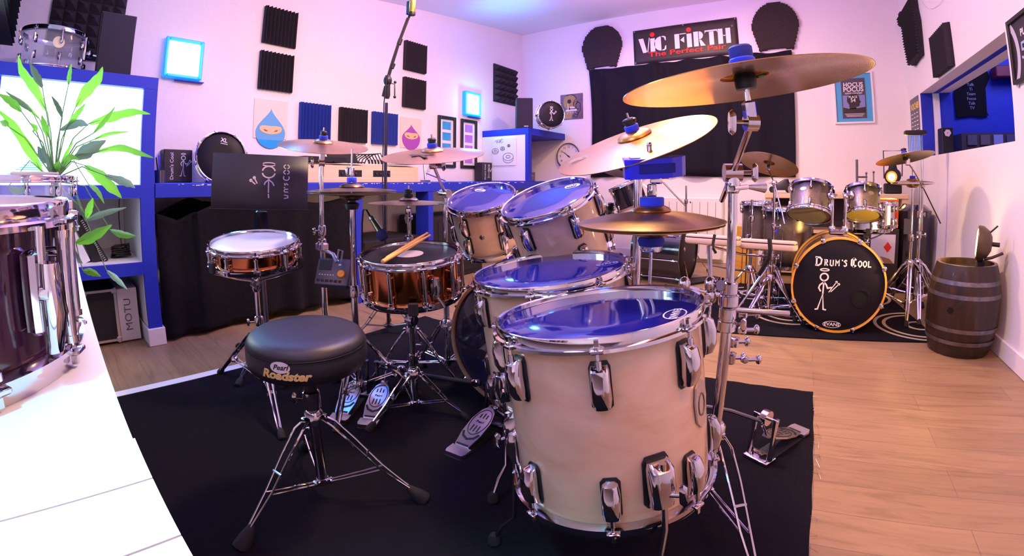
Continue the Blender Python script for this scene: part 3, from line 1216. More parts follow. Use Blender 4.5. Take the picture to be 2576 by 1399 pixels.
# things seen through the opening
ts = thing('hanging_shirt', 'black shirt hung flat on the blue wall beyond the window', 'shirt', (2.05, 5.57, 1.8))
Mt = frame((2.05, 5.585, 1.80), (0, -1, 0), (1, 0, 0))
b = MB().prism([(-.18, -.21), (-.19, .05), (-.165, .14), (-.12, .23), (-.05, .26), (.05, .27), (.12, .27), (.20, .30), (.235, .22), (.17, .10), (.165, -.16), (.185, -.19), (.10, -.205), (0, -.19)], .02, Mt)
b.build('cloth', M_cloth, ts, False)
for k, w in enumerate(('Talk', 'Ti', 'Team', 'Focus', 'Talk', 'TV')):
    text(w, .045, Mt @ T(0, .14 - .05 * k, .0215), mat('faded_print', (.3, .28, .5), .6), 'lettering', ts, .001)
c2 = thing('storage_cabinet', 'low dark cabinet with compartments in the blue room beyond', 'cabinet', (2.2, 5.4, 0))
b = MB()
b.box((2.12, 5.42, .70), (.62, .3, 1.40), None)
b.build('body', mat('dark_cabinet', (.05, .035, .05), .6), c2, False)
for k in range(4):
    MB().box((1.92 + .14 * k, 5.262, 1.33), (.10, .015, .10)).build('door', mat('cabinet_door_%d' % k, [(.10, .09, .14), (.12, .10, .13), (.25, .25, .55), (.08, .07, .16)][k], .5), c2, False)
tb = thing('room_table', 'pale table top in the blue room beyond the window', 'table', (2.3, 4.5, 0))
MB().box((2.65, 4.75, 1.225), (.5, .55, .05)).build('tabletop', mat('pale_lilac', (.45, .42, .62), .5), tb, False)
for sx in (-1, 1):
    for sy in (-1, 1):
        MB().box((2.65 + .22 * sx, 4.75 + .24 * sy, .6), (.04, .04, 1.2)).build('leg', M_steel, tb, False)
bx = thing('display_box', 'dark box with a colourful round emblem in the window opening', 'box', (1.44, 4.6, wz0))
MB().box((1.43, 4.60, wz0 + .128), (.10, .14, .24), None, .004).build('body', M_black, bx, False)
Me = frame((1.43, 4.529, wz0 + .20), (0, -1, 0), (1, 0, 0))
b = MB()
for k in range(6):
    b.prism([(.018 * cos(k) + .014 * cos(i * pi / 6), .018 * sin(k) + .014 * sin(i * pi / 6)) for i in range(12)], .001 + .0003 * k, Me)
b.build('emblem', mat('emblem_colours', (.6, .5, .6), .5), bx, False)
red = MB().box((2.45, 5.5, 2.05), (.3, .16, .12), None, .01)
red.single('wall_box', mat('dark_red', (.15, .02, .04), .5), 'dark red box high on the blue wall beyond', 'box', (2.45, 5.5, 2.05), None, False)

# ------------------------------------------------------------------ drum hardware library
def mesh_of(b, name, mats, smooth=True, ang=38):
    o = b.build(name, mats, None, smooth, ang)
    me = o.data
    bpy.data.objects.remove(o)
    return me


def inst(me, name, parent, Mw):
    o = bpy.data.objects.new(name, me)
    C.objects.link(o)
    if parent is not None:
        o.parent = parent
        o.matrix_local = Matrix.Translation(-parent_origin(parent)) @ Mw
    else:
        o.matrix_world = Mw
    return o


def lug_mesh(kind, rod, span=0.0):
    # local: x outward, z up, origin on the shell surface at the lug's middle; rod = distance from lug middle up to hoop lip
    b = MB()
    if kind == 'wide':
        for s in (0, 1):
            pass
        b.loft([(.004, 0, -.040, .006, .008), (.011, 0, -.036, .012, .014), (.016, 0, -.018, .016, .017), (.017, 0, .012, .017, .016), (.014, 0, .032, .015, .016), (.008, 0, .040, .010, .014)], None, 18, .75)
        b.cyl((.019, 0, .034), (.019, 0, rod), .0032, None, 8)
        b.cyl((.019, 0, .028), (.019, 0, .050), .0055, None, 10)
        b.box((.019, 0, rod + .006), (.007, .007, .012))
        b.cyl((.019, 0, rod - .004), (.019, 0, rod + .001), .0062, None, 10)
        b.cur = 1
        b.loft([(.0015, 0, -.044, .0015, .012), (.002, 0, -.036, .002, .0185), (.002, 0, .034, .002, .0185), (.0015, 0, .044, .0015, .014)], None, 12, .5)
    elif kind == 'small':
        b.sph((.008, 0, 0), .013, (1, .75, 1.5), None, 10, 6)
        b.cyl((.017, 0, -.010), (.017, 0, .028), .0045, None, 8)
        b.cyl((.019, 0, .02), (.019, 0, rod), .003, None, 6)
        b.box((.019, 0, rod + .004), (.007, .007, .010))
        b.cur = 1
        b.box((.001, 0, 0), (.002, .018, .042))
    elif kind == 'tube':
        b.cyl((.016, 0, -span / 2), (.016, 0, span / 2), .0075, None, 12)
        for s in (-1, 1):
            b.cyl((0, 0, s * span * .33), (.016, 0, s * span * .33), .006, None, 10)
            b.cyl((.017, 0, s * span / 2), (.017, 0, s * rod), .003, None, 8)
            b.box((.017, 0, s * (rod + .004)), (.007, .007, .010))
            b.lathe([(.009, -.004), (.009, .004)], T(.016, 0, s * span / 2), 12, True)
        b.cur = 1
        b.box((.0005, 0, 0), (.001, .008, .008))
    return mesh_of(b, 'lug', [M_chrome, M_black])


def hoop(b, r, M, h=.026, up=1, ears=None, rim=.004):
    s = up
    b.lathe([(r - .006, 0), (r - .001, s * .002), (r + .0005, 0), (r + .0005, -s * (h - .010)), (r + rim + .003, -s * (h - .008)), (r + rim + .004, -s * (h - .002)), (r - .002, -s * h), (r - .010, -s * h), (r - .009, -s * (h - .006)), (r - .007, -s * .012)], M if s > 0 else M, 72, loop=True)
    if ears:
        for a in ears:
            b.box((r + .006, 0, -s * (h - .007)), (.020, .024, .007), M @ RZ(a), .003)


def drum(name, label, c, n, r, depth, shell, head=None, nl=8, rot=0.0, lug='wide', xdir=(1, 0, 0), wood=None, bottom=True, bhead=None, cat='drum', group=None, vent=None, hoopmat=None, lugz=None, loc=None, ends=('top', 'bot'), inner=None):
    M = frame(c, n, xdir)
    cb = M @ Vector((0, 0, -depth))
    root = thing(name, label, cat, loc or tuple((cb.x, cb.y, max(0, cb.z))), group)
    hm = hoopmat or (wood if wood else M_chrome)
    rs = r - .011 if not wood else r - .014
    hh = .026 if not wood else .042
    angs = [rot + 2 * pi * k / nl for k in range(nl)]
    b = MB().lathe([(rs, -.014), (rs, -depth + .014), (rs - .007, -depth + .012), (rs - .007, -.012)], M, 80, loop=True)
    b.build('shell', shell, root)
    if inner:
        pass
    if not wood:
        b = MB()
        hoop(b, r, M, hh, 1, angs)
        b.build('hoop', hm, root)
        if bottom:
            b = MB()
            hoop(b, r, M @ T(0, 0, -depth), hh, -1, [a for a in angs])
            b.build('hoop', hm, root)
    else:
        for z0, s in ((0, 1), (-depth, -1)):
            MB().lathe([(r - .012, z0), (r, z0), (r, z0 - s * hh), (r - .012, z0 - s * hh)], M, 80, loop=True).build('hoop', hm, root)
    if head:
        MB().lathe([(.001, -.009), (rs * .5, -.009), (rs - .002, -.010), (r - .007, -.014)], M, 80).build('drum_head', head, root)
    if bhead:
        MB().lathe([(.001, -depth + .008), (rs - .001, -depth + .009), (r - .007, -depth + .013)], M, 80).build('drum_head', bhead, root)
    if lug == 'tube':
        span = depth - .066
        me = lug_mesh('tube', depth / 2 - .012, span)
        for a in angs:
            inst(me, 'lug', root, M @ RZ(a) @ T(rs, 0, -depth / 2))
    elif lug:
        lz = lugz or (.085 if lug == 'wide' else .055)
        me = lug_mesh(lug, lz - .012)
        for a in angs:
            if 'top' in ends:
                inst(me, 'lug', root, M @ RZ(a) @ T(rs, 0, -lz))
            if 'bot' in ends and bottom:
                inst(me, 'lug', root, M @ T(0, 0, -depth) @ RZ(a) @ T(rs, 0, lz) @ RX(pi))
    return root, M, rs


def logo_oval(root, M, px, py, w, h, ang, txt='EVANS', m=None, size=None, name='head_logo', solid=False):
    L = M @ T(px, py, .0) @ RZ(ang)
    b = MB()
    if solid:
        b.prism([(w / 2 * cos(i * pi / 16), h / 2 * sin(i * pi / 16)) for i in range(32)], .0006, L)
    else:
        b.arc(0, 0, w / 2, h / 2, 0, 360, h * .07, .0006, L)
    b.build(name, m or M_label, root, False)
    text(txt, size or h * .52, L @ T(0, 0, .0008), (M_black if solid else (m or M_label)), 'logo_lettering', root, .0005, .0006, 1.1)


_cyp = {}


def cymbal(label, c, n, r, m, bell=.20, rise=.16, bellh=None, name='cymbal', group=None, mat2=None, flip=False):
    rb = r * bell
    hb = bellh or rb * .42
    bow = r * rise * .42
    pr = []
    for i in range(15):
        t = i / 14
        rr = r - (r - rb) * t
        pr.append((rr, bow * (1 - (1 - t) ** 2 * .0 - (1 - t) * 1.0) * 1.0 if False else bow * (1 - (rr / r) ** 2) * 1.15))
    zb = pr[-1][1]
    for i in range(1, 8):
        t = i / 7
        rr = rb * cos(t * pi / 2) * .98 + .006
        pr.append((rr, zb + hb * sin(t * pi / 2)))
    zt = pr[-1][1]
    th = .0016
    low = [(max(.005, a), z - th) for a, z in reversed(pr)]
    prof = [(a, z) for a, z in pr] + low
    ap = [(a, z - zb * 0) for a, z in prof]
    b = MB().lathe(ap, None, 96, loop=True)
    me = mesh_of(b, name, [m], True, 60)
    M = frame(c, n)
    if flip:
        M = M @ RX(pi)
    o = inst(me, name, None, M)
    tag(o, label, 'cymbal', group)
    return o, M, zt


def felts(root, M, z, low=True, dark=True, s=1.0, blue=True):
    b = MB()
    b.lathe([(.001, z), (.019 * s, z), (.020 * s, z + .004), (.020 * s, z + .016 * s), (.018 * s, z + .018 * s), (.001, z + .018 * s)], M, 28)
    b.build('felt_washer', M_bluefelt if blue else M_black, root)
    if dark:
        b = MB()
        b.lathe([(.001, z + .018 * s), (.015 * s, z + .018 * s), (.0155 * s, z + .022 * s), (.0155 * s, z + .034 * s), (.013 * s, z + .037 * s), (.001, z + .037 * s)], M, 20)
        b.box((0, 0, z + .030 * s), (.040 * s, .013 * s, .012 * s), M, .003)
        b.build('wing_nut', M_black, root)
        MB().cyl(M @ Vector((0, 0, z + .03)), M @ Vector((0, 0, z + .052 * s)), .0035).build('threaded_tip', M_chrome, root)
    if low:
        MB().lathe([(.001, -.012), (.017 * s, -.012), (.018 * s, .0), (.012, .012), (.001, .012)], M, 24).build('felt_seat', M_blackm, root)


def collar(b, p, r=.018, h=.035, wing=None):
    p = Vector(p)
    b.lathe([(r * .75, -h / 2 - .004), (r, -h / 2), (r * 1.05, 0), (r, h / 2), (r * .75, h / 2 + .004)], T(*p), 18, True)
    if wing is not None:
        d = Vector((cos(wing), sin(wing), 0))
        b.cyl(p, p + d * (r + .022), .004, None, 8)
        M = frame(p + d * (r + .026), d, (0, 0, 1))
        b.loft([(0, 0, -.006, .012, .005), (0, 0, 0, .018, .006), (0, 0, .006, .014, .005)], M, 12, .8)


def tripod(root, x, y, zh, R, angs, zb=None, style='rod', footr=.014, zc=None, m=None, low=None):
    m = m or M_chrome
    zc = zh if zc is None else zc
    zlow = low if low is not None else max(.06, zh * .28)
    for a in angs:
        d = Vector((cos(a), sin(a), 0))
        s = Vector((-sin(a), cos(a), 0))
        o = Vector((x, y, 0))
        foot = o + d * R + Vector((0, 0, .022))
        L = MB()
        if style == 'rod':
            for k in (-1, 1):
                pts = [o + d * .022 + s * .009 * k + Vector((0, 0, zh)), o + d * (R * .20) + s * .016 * k + Vector((0, 0, zh * .93)), o + d * (R * .38) + s * .016 * k + Vector((0, 0, zh * .74)),
                       o + d * (R * .62) + s * .013 * k + Vector((0, 0, zh * .46)), o + d * (R * .9) + s * .005 * k + Vector((0, 0, zh * .13 + .02)), foot]
                L.tube(pts, .0034, 8)
            q = o + d * (R * .5) + Vector((0, 0, zh * .60))
            L.cyl(q - s * .018, q + s * .018, .004, None, 8)
        else:
            for k in (-1, 1):
                pts = [o + d * .024 + s * .010 * k + Vector((0, 0, zh)), o + d * (R * .18) + s * .011 * k + Vector((0, 0, zh * .95)), o + d * (R * .34) + s * .011 * k + Vector((0, 0, zh * .78)), foot + s * .006 * k]
                L.tube(pts, .0065, 8)
            q = o + d * (R * .62) + Vector((0, 0, zh * .42))
            L.box((0, 0, 0), (.030, .030, .018), frame(q, d + Vector((0, 0, -zh / R))), .003)
        lg = L.build('leg', m, root)
        dirn = (foot - (o + d * (R * .62) + Vector((0, 0, zh * .46)))).normalized()
        Mf = frame(foot - dirn * .014, dirn)
        kf = footr / .014
        MB().lathe([(.007, -.014 - .05 * (kf - 1)), (.0115, -.006 - .05 * (kf - 1)), (.0150 * kf ** .7, .010 - .02 * (kf - 1)), (.0158 * kf, .024), (.0150 * kf, .030), (.010 * kf, .034)], Mf, 18, True).build('rubber_foot', M_rubber, lg)
        B = MB()
        mid = o + d * (R * .64) + Vector((0, 0, zh * .44))
        for k in (-1, 1):
            B.tube([o + d * .020 + s * .007 * k + Vector((0, 0, zlow)), mid + s * .010 * k], .003, 6)
        B.build('brace', m, root)
    b = MB()
    b.lathe([(.016, zc - .022), (.026, zc - .018), (.027, zc + .012), (.020, zc + .022), (.016, zc + .024)], T(x, y, 0), 24, True)
    for a in angs:
        b.box((.026, 0, zc - .004), (.022, .026, .022), T(x, y, 0) @ RZ(a), .003)
        b.box((.020, 0, zlow), (.020, .022, .016), T(x, y, 0) @ RZ(a), .003)
    b.lathe([(.012, zlow - .012), (.018, zlow - .01), (.018, zlow + .01), (.012, zlow + .012)], T(x, y, 0), 20, True)
    b.build('leg_collar', m, root)


def stand(name, label, x, y, tubes, zh, R, angs, style='rod', cat='stand', collars=(), group=None, footr=.014, low=None):
    root = thing(name, label, cat, (x, y, 0), group)
    tripod(root, x, y, zh, R, angs, style=style, footr=footr, low=low)
    for z0, z1, r in tubes:
        MB().cyl((x, y, z0), (x, y, z1), r, None, 20).build('tube', M_chrome, root)
    for z, w in collars:
        b = MB()
        collar(b, (x, y, z), .019, .040, w)
        b.build('memory_lock', M_chrome, root)
    return root


def tilter(root, p, top, side, r=.006):
    # ratchet tilter at p, rod up to top, wing screw toward side
    p, top = Vector(p), Vector(top)
    d = (top - p).normalized()
    sd = Vector(side).normalized()
    b = MB()
    b.cyl(p - sd * .013, p + sd * .013, .017, None, 24)
    b.box((0, 0, .022), (.024, .026, .044), frame(p, d, sd), .004)
    b.cyl(p, p + sd * .034, .005, None, 8)
    b.build('tilter', M_chrome, root)
    Mw = frame(p + sd * .042, sd, d)
    MB().loft([(0, 0, -.007, .020, .006), (0, 0, 0, .026, .0075), (0, 0, .007, .020, .006)], Mw, 16, .8).build('wing_screw', M_chrome, root)
    MB().cyl(p + d * .03, top, r, None, 14).build('tilter_rod', M_chrome, root)


def pedal(name, label, heel, toe, z_toe=.085, w=.078, plate=True, beater=True, black_frame=True, slant=1, cat='pedal', postx=.0):
    h, t = Vector((*heel, 0)), Vector((*toe, 0))
    root = thing(name, label, cat, (h.x, h.y, 0))
    d = (t - h)
    L = d.length
    d.normalize()
    s = Vector((d.y, -d.x, 0))
    base = Matrix((s, d, Vector((0, 0, 1)))).transposed().to_4x4()
    base.translation = h + Vector((0, 0, .012))
    MB().box((0, L * .5, -.002), (w * .9, L * 1.05, .005), base, .002).build('base_plate', M_blackm, root)
    MB().prism([(-w * .42, 0), (-w * .5, L * .06), (-w * .5, L * .2), (w * .5, L * .2), (w * .5, L * .06), (w * .42, 0)], .010, base, .004).build('heel_plate', M_chrome2, root, False)
    ang = atan2(z_toe - .02, L * .8)
    fb = base @ T(0, L * .2, .014) @ RX(ang)
    Lf = L * .8 / cos(ang)
    pts = [(-w * .36, 0), (-w * .5, Lf * .28), (-w * .52, Lf * .6), (-w * .36, Lf * .84), (-w * .17, Lf * .93), (-w * .17, Lf), (w * .17, Lf), (w * .17, Lf * .93), (w * .36, Lf * .84), (w * .52, Lf * .6), (w * .5, Lf * .28), (w * .36, 0)]
    f = MB().prism(pts, .007, fb).build('footboard', M_chrome2, root, False)
    b = MB()
    b.arc(0, Lf * .57, w * .44, Lf * .30, 0, 360, .003, .0008, fb, .0072)
    for k in (-1, 0, 1):
        b.stroke([(k * w * .17, Lf * .66), (k * w * .17, Lf * (.78 - .03 * abs(k)))], .0045, .0008, fb, .0072)
        b.stroke([(k * w * .17, Lf * .34), (k * w * .17, Lf * .48)], .0045, .0008, fb, .0072)
    b.stroke([(-w * .42, Lf * .30), (-w * .28, Lf * .20), (0, Lf * .15), (w * .28, Lf * .20), (w * .42, Lf * .30)], .009, .0008, fb, .0072)
    b.box((0, .005, .008), (w * .6, .006, .002), fb)
    b.build('tread_print', M_black, f, False)
    text('Pearl', w * .20, fb @ T(0, Lf * .57, .0078), M_black, 'logo_lettering', f, .0006)
    # frame
    fm = M_chrome if not black_frame else M_steel
    Pt = base @ T(0, L * 1.02, 0)
    b = MB()
    b.box((0, .01, .006), (w * 1.25, .06, .016), Pt, .003)
    for k in (-1, 1):
        b.loft([(k * w * .52, .01, .01, .008, .016), (k * w * .50, .01, .11, .006, .009), (k * w * .5, .01, .165, .009, .013)], Pt, 12, .7)
    b.cyl(Pt @ Vector((-w * .62, .01, .160)), Pt @ Vector((w * .62, .01, .160)), .006, None, 12)
    b.build('post_frame', fm, root)
    b = MB()
    b.lathe([(.010, -.012), (.026, -.012), (.026, .012), (.010, .012)], Pt @ T(0, .01, .160) @ RY(pi / 2), 24, True)
    b.tube([Pt @ Vector((0, .034, .150)), Pt @ Vector((0, .012, .118)), fb @ Vector((0, Lf, .008))], .0045, 6)
    b.build('cam', fm, root)
    if beater:
        a = Pt @ Vector((0, .01, .160))
        e = Pt @ Vector((0, -.055, .325))
        MB().cyl(a, e, .003, None, 8).build('beater_rod', M_chrome, root)
        dd = Vector((d.x, d.y, .2)).normalized()
        MB().cyl(e - dd * .022, e + dd * .022, .022, None, 18).build('beater', M_blackm, root)
    return root

# ------------------------------------------------------------------ rug
ru = thing('rug', 'large black rug under the maple drum kit, white strip at its edge', 'rug', (-1.0, 1.2, 0))
RT = .010


def rugf(u, v):
    x = -2.205 + (.162 + 2.205) * u
    y = -.30 + (2.118 + .30 - .012 * u * 0) * v
    e = min(u, 1 - u, v, 1 - v)
    return (x + .0014 * sin(v * 70) * (1 if u > .99 else 0), y + .003 * sin(u * 120) * (1 if v > .99 else 0), RT + .0015 * sin(u * 60) * sin(v * 50) if e > .001 else .002)


MB().grid(rugf, 90, 90).build('pile', M_rug, ru)
MB().box((-2.222, .42, .004), (.055, 1.42, .006)).build('white_strip', M_label, ru, False)
b = MB()
for i in range(60):
    y = random.uniform(.2, 2.05)
    b.tube([(.158, y, .012), (.168 + random.uniform(0, .012), y + random.uniform(-.01, .01), .016), (.175 + random.uniform(0, .02), y + random.uniform(-.03, .03), .004)], .0005, 4)
b.build('frayed_edge', M_steel, ru)['kind'] = 'stuff'

# ------------------------------------------------------------------ maple kit
TG = 'maple toms of the front kit'
Ac, An = Vector((-.363, .833, .686)), Vector((-.15, -.01, .988)).normalized()
ftA, MA, rsA = drum('floor_tom', 'largest maple floor tom in front, chrome hoops, blue shining head', Ac, An, .213, .392, M_maple, M_headclear, 8, radians(-67), bhead=M_headclear, loc=(Ac.x, Ac.y, 0))
q = atp(1697, 779, Ac, An)
l = MA.inverted() @ q
q1, q2 = MA.inverted() @ atp(1708, 760, Ac, An), MA.inverted() @ atp(1686, 797, Ac, An)
logo_oval(ftA, MA @ T(0, 0, -.0085), l.x, l.y, .066, .042, atan2((q2 - q1).y, (q2 - q1).x), 'EVANS')
# vent badge on the shell
aB = radians(-8)
Mbd = MA @ RZ(aB) @ T(rsA + .001, 0, -.185) @ RY(pi / 2) @ RZ(pi / 2)
b = MB()
b.prism([(0, .052), (.020, .040), (.026, .010), (.020, -.030), (0, -.050), (-.020, -.030), (-.026, .010), (-.020, .040)], .004, Mbd)
b.build('badge', M_chrome2, ftA, False)
MB().arc(0, 0, .014, .022, 0, 360, .003, .001, Mbd, .004).build('badge_emblem', M_steel, ftA, False)


def tom_leg(root, M, rs, ang, zbr, zfoot, rr=.006):
    Mm = M @ RZ(ang) @ T(rs, 0, zbr)
    b = MB()
    b.loft([(.008, 0, -.050, .010, .014), (.018, 0, -.040, .020, .022), (.022, 0, 0, .023, .024), (.018, 0, .034, .020, .024), (.010, 0, .046, .012, .020)], Mm, 18, .7)
    b.cur = 1
    b.loft([(.0015, 0, -.056, .0015, .018), (.002, 0, -.045, .002, .026), (.002, 0, .042, .002, .026), (.0015, 0, .053, .0015, .020)], Mm, 12, .5)
    br = b.build('leg_bracket', [M_chrome, M_black], root)
    b = MB()
    wc = Mm @ Vector((.034, 0, -.012))
    d = (M.to_3x3() @ (RZ(ang) @ Vector((.6, .8, 0)))).normalized()
    b.cyl(wc, wc + d * .030, .005, None, 10)
    b.loft([(0, 0, -.007, .018, .006), (0, 0, 0, .024, .008), (0, 0, .007, .018, .006)], frame(wc + d * .032, d, (0, 0, 1)), 14, .8)
    b.build('wing_screw', M_chrome, br)
    p0 = Mm @ Vector((.030, 0, .050))
    p1 = Mm @ Vector((.030, 0, -.09))
    out = (M.to_3x3() @ (RZ(ang) @ Vector((1, 0, 0))))
    out.z = 0
    out.normalize()
    pe = Vector((p1.x, p1.y, 0)) + out * .055 + Vector((0, 0, zfoot))
    p2 = Vector((p1.x, p1.y, zfoot + .11))
    p3 = Vector((p1.x, p1.y, zfoot + .075)) + out * .03
    lg = MB().tube([p0, p1, p2, p3, pe + Vector((0, 0, .014))], rr, 10).build('leg', M_chrome, root)
    MB().lathe([(.008, 0), (.016, .004), (.015, .022), (.009, .034)], T(pe.x, pe.y, zfoot), 16, True).build('rubber_foot', M_rubber, lg)


for a in (-44, 76, 196):
    tom_leg(ftA, MA, rsA, radians(a), -.285, RT + .001)

Bc, Bn = Vector((-.672, 1.165, .685)), Vector((-.103, -.083, .991)).normalized()
ftB, MB_, rsB = drum('floor_tom', 'maple floor tom directly behind the largest one, shells of toms mirrored in its head', Bc, Bn, .234, .40, M_maple, M_headclear, 8, radians(-72), bhead=M_headclear, loc=(Bc.x, Bc.y, 0))
l = MB_.inverted() @ atp(1527, 657, Bc, Bn)
logo_oval(ftB, MB_ @ T(0, 0, -.0085), l.x, l.y, .066, .040, radians(40), 'EVANS', mat('faint_print', (.25, .25, .6), .4))
for a in (-100, 20, 140):
    tom_leg(ftB, MB_, rsB, radians(a), -.285, RT + .001)

Cc, Cn = Vector((-1.312, 1.633, .869)), Vector((.076, -.388, .919)).normalized()
tC, MC, rsC = drum('rack_tom', 'smaller maple rack tom with a round air vent in its shell', Cc, Cn, .163, .262, M_maple, M_headclear, 6, radians(-88), bhead=M_headclear)
l = MC.inverted() @ atp(1207, 475, Cc, Cn)
logo_oval(tC, MC @ T(0, 0, -.0085), l.x, l.y, .060, .030, radians(0), 'EVANS')
MB().lathe([(.001, .006), (.008, .005), (.012, 0)], MC @ RZ(radians(-62)) @ T(rsC, 0, -.135) @ RY(pi / 2), 20).build('air_vent', M_steel, tC)

Dc, Dn = Vector((-.845, 1.436, .885)), Vector((-.124, -.402, .907)).normalized()
tD, MD, rsD = drum('rack_tom', 'larger maple rack tom beside the smaller one, bright blue head', Dc, Dn, .178, .285, M_maple, M_headclear, 6, radians(-93), bhead=M_headclear)
l = MD.inverted() @ atp(1438, 463, Dc, Dn)
logo_oval(tD, MD @ T(0, 0, -.0085), l.x, l.y, .060, .036, radians(10), 'EVANS')

# bass drum with the tom holder
bn_ = Vector((.163, -.987, 0)).normalized()
bd, Mbd_, rsb = drum('bass_drum', 'maple bass drum lying behind the copper snare and its stand', (-.965, 1.392, .30), bn_, .285, .43, M_maple, mat('dark_film_head', (.03, .028, .07), .15, coat=.8), 8, radians(20), 'small', xdir=(1, 0, 0), wood=M_maplehoop, bhead=M_headblack, loc=(-.99, 1.55, 0))
b = MB()
for k in range(8):
    a = radians(42.5 + 45 * k)
    Mk = Mbd_ @ RZ(a) @ T(.288, 0, -.02)
    b.box((.004, 0, 0), (.012, .026, .050), Mk, .003)
    b.cyl(Mk @ Vector((.010, 0, .026)), Mk @ Vector((.010, 0, -.13)), .003, None, 8)
b.build('claw_hook', M_chrome, bd)['kind'] = 'stuff'
b = MB()
hx, hy = -1.055, 1.62
b.lathe([(.03, .575), (.032, .62), (.022, .64)], T(hx, hy, 0), 20, True)
b.cyl((hx, hy, .6), (hx, hy, .80), .014, None, 16)
for tgt, MM, rr in ((tC, MC, rsC), (tD, MD, rsD)):
    v = MM.inverted() @ Vector((hx, hy, .78))
    a = atan2(v.y, v.x)
    e = MM @ Vector((rr * cos(a), rr * sin(a), -.14))
    b.tube([(hx, hy, .79), ((hx + e.x) / 2, (hy + e.y) / 2, .80), e], .0085, 10)
b.build('tom_holder', M_chrome, bd)
for s in (-1, 1):
    sp = MB().tube([(-.99 + s * .27, 1.62, .26), (-.99 + s * .34, 1.72, .03)], .008, 10).build('spur', M_chrome, bd)
    MB().sph((-.99 + s * .345, 1.725, .02 + .001), .016, (1, 1, 1.15)).build('rubber_foot', M_rubber, sp)

# copper snares
Fc, Fn = Vector((-1.238, 1.117, .681)), Vector((.019, -.091, .996)).normalized()
sF, MF, rsF = drum('snare_drum', 'deep copper snare drum with black head, sticks lying on it', Fc, Fn, .185, .172, M_copper, M_headblack, 10, radians(-65), 'tube', bhead=M_headwhite, loc=(Fc.x, Fc.y, .5))
MB().lathe([(.001, -.0078), (.052, -.0078), (.052, -.0090)], MF, 48).build('white_dot', mat('dot_white', (.85, .75, .75), .5), sF)
# strainer
Ms = MF @ RZ(radians(-18)) @ T(rsF + .004, 0, -.09)
b = MB()
b.box((.010, 0, 0), (.020, .032, .075), Ms, .005)
b.loft([(.026, 0, -.02, .010, .012), (.030, 0, .01, .013, .014), (.028, 0, .038, .010, .011)], Ms, 14, .8)
b.cyl(Ms @ Vector((.03, 0, -.03)), Ms @ Vector((.045, .015, -.065)), .005, None, 10)
b.cyl(Ms @ Vector((.01, -.02, -.05)), Ms @ Vector((.03, -.03, -.06)), .006, None, 10)
b.build('strainer', M_chrome, sF)

Ec, En = Vector((-1.809, .759, .699)), Vector((.088, -.08, .993)).normalized()
sE, ME, rsE = drum('snare_drum', 'shallow copper snare drum with white head below the music stand', Ec, En, .187, .098, M_copper, M_headwhite, 10, radians(-58), 'tube', bhead=M_headwhite, loc=(Ec.x, Ec.y, .6))
b = MB()
for a in (-165, 12):
    Mk = ME @ RZ(radians(a)) @ T(rsE + .004, 0, -.045)
    b.box((.012, 0, .0), (.024, .034, .060), Mk, .006)
    b.sph((.03, 0, .03), .012, (1, 1, 1), Mk, 10, 6)
    b.cyl(Mk @ Vector((.028, 0, -.03)), Mk @ Vector((.028, 0, .03)), .006, None, 10)
b.build('strainer', M_chrome, sE)
Mt = ME @ RZ(radians(-160)) @ T(rsE + .02, 0, -.13)
tg = MB().box((0, 0, 0), (.006, .055, .06), Mt, .002)
tg.build('white_tag', M_label, sE)


def snare_stand(label, x, y, ztop, r, zh, R, angs, low=None, n=None, th0=0.4, style='flat'):
    root = stand('snare_stand', label, x, y, [(.05, zh + .03, .0135), (zh, ztop - .075, .011)], zh, R, angs, style, 'stand', [(zh + .055, angs[0] + 1.1)], low=low)
    b = MB()
    b.cyl((x - .018, y, ztop - .10), (x + .018, y, ztop - .10), .020, None, 20)
    b.lathe([(.014, ztop - .13), (.020, ztop - .115), (.018, ztop - .07), (.012, ztop - .06)], T(x, y, 0), 18, True)
    b.build('basket_hub', M_chrome, root)
    for k in range(3):
        a = th0 + 2 * pi * k / 3
        d = Vector((cos(a), sin(a), 0))
        o = Vector((x, y, 0))
        rim = o + d * (r + .012)
        am = MB().tube([o + Vector((0, 0, ztop - .085)), o + d * r * .5 + Vector((0, 0, ztop - .060)), rim + Vector((0, 0, ztop - .022))], .006, 8).build('basket_arm', M_chrome, root)
        MB().box((.0, 0, ztop - .002), (.016, .034, .046), T(rim.x + d.x * .006, rim.y + d.y * .006, 0) @ RZ(a), .005).build('rubber_grip', M_rubber, am)
    return root


snare_stand('chrome snare stand carrying the shallow copper snare', -1.812, .762, .612, .185, .30, .37, [radians(192), radians(-18), radians(95)], style='flat', th0=radians(42))
snare_stand('chrome snare stand carrying the deep copper snare', -1.24, 1.12, .518, .180, .20, .20, [radians(32), radians(-102), radians(152)], low=.07, th0=radians(-40), style='rod')

# drum sticks on the deep snare
SG = 'drum sticks on the deep snare'


def stick(p0, p1, label, m=None, group=None, r=.0076):
    p0, p1 = Vector(p0), Vector(p1)
    L = (p1 - p0).length
    b = MB().lathe([(.001, 0), (r * .9, .002), (r, .006), (r, L * .70), (r * .5, L * .955), (r * .42, L * .965), (r * .78, L * .982), (r * .6, L * .995), (.001, L)], frame(p0, p1 - p0), 16)
    return b.single('drum_stick', m or M_stick, label, 'drum stick', tuple(p0), group)


hz = .0076
pa = atp(962, 661, Fc + Fn * hz, Fn)
pb = atp(1082, 594, Fc + Fn * .02, Fn)
stick(pa + Fn * .003, pb + Fn * .004, 'hickory drum stick on the snare, the nearer of two', None, SG)
pa = atp(972, 655, Fc + Fn * hz, Fn)
pb = atp(1076, 592, Fc + Fn * .02, Fn)
stick(pa + Fn * .005, pb + Fn * .010, 'hickory drum stick on the snare, the farther of two', None, SG)

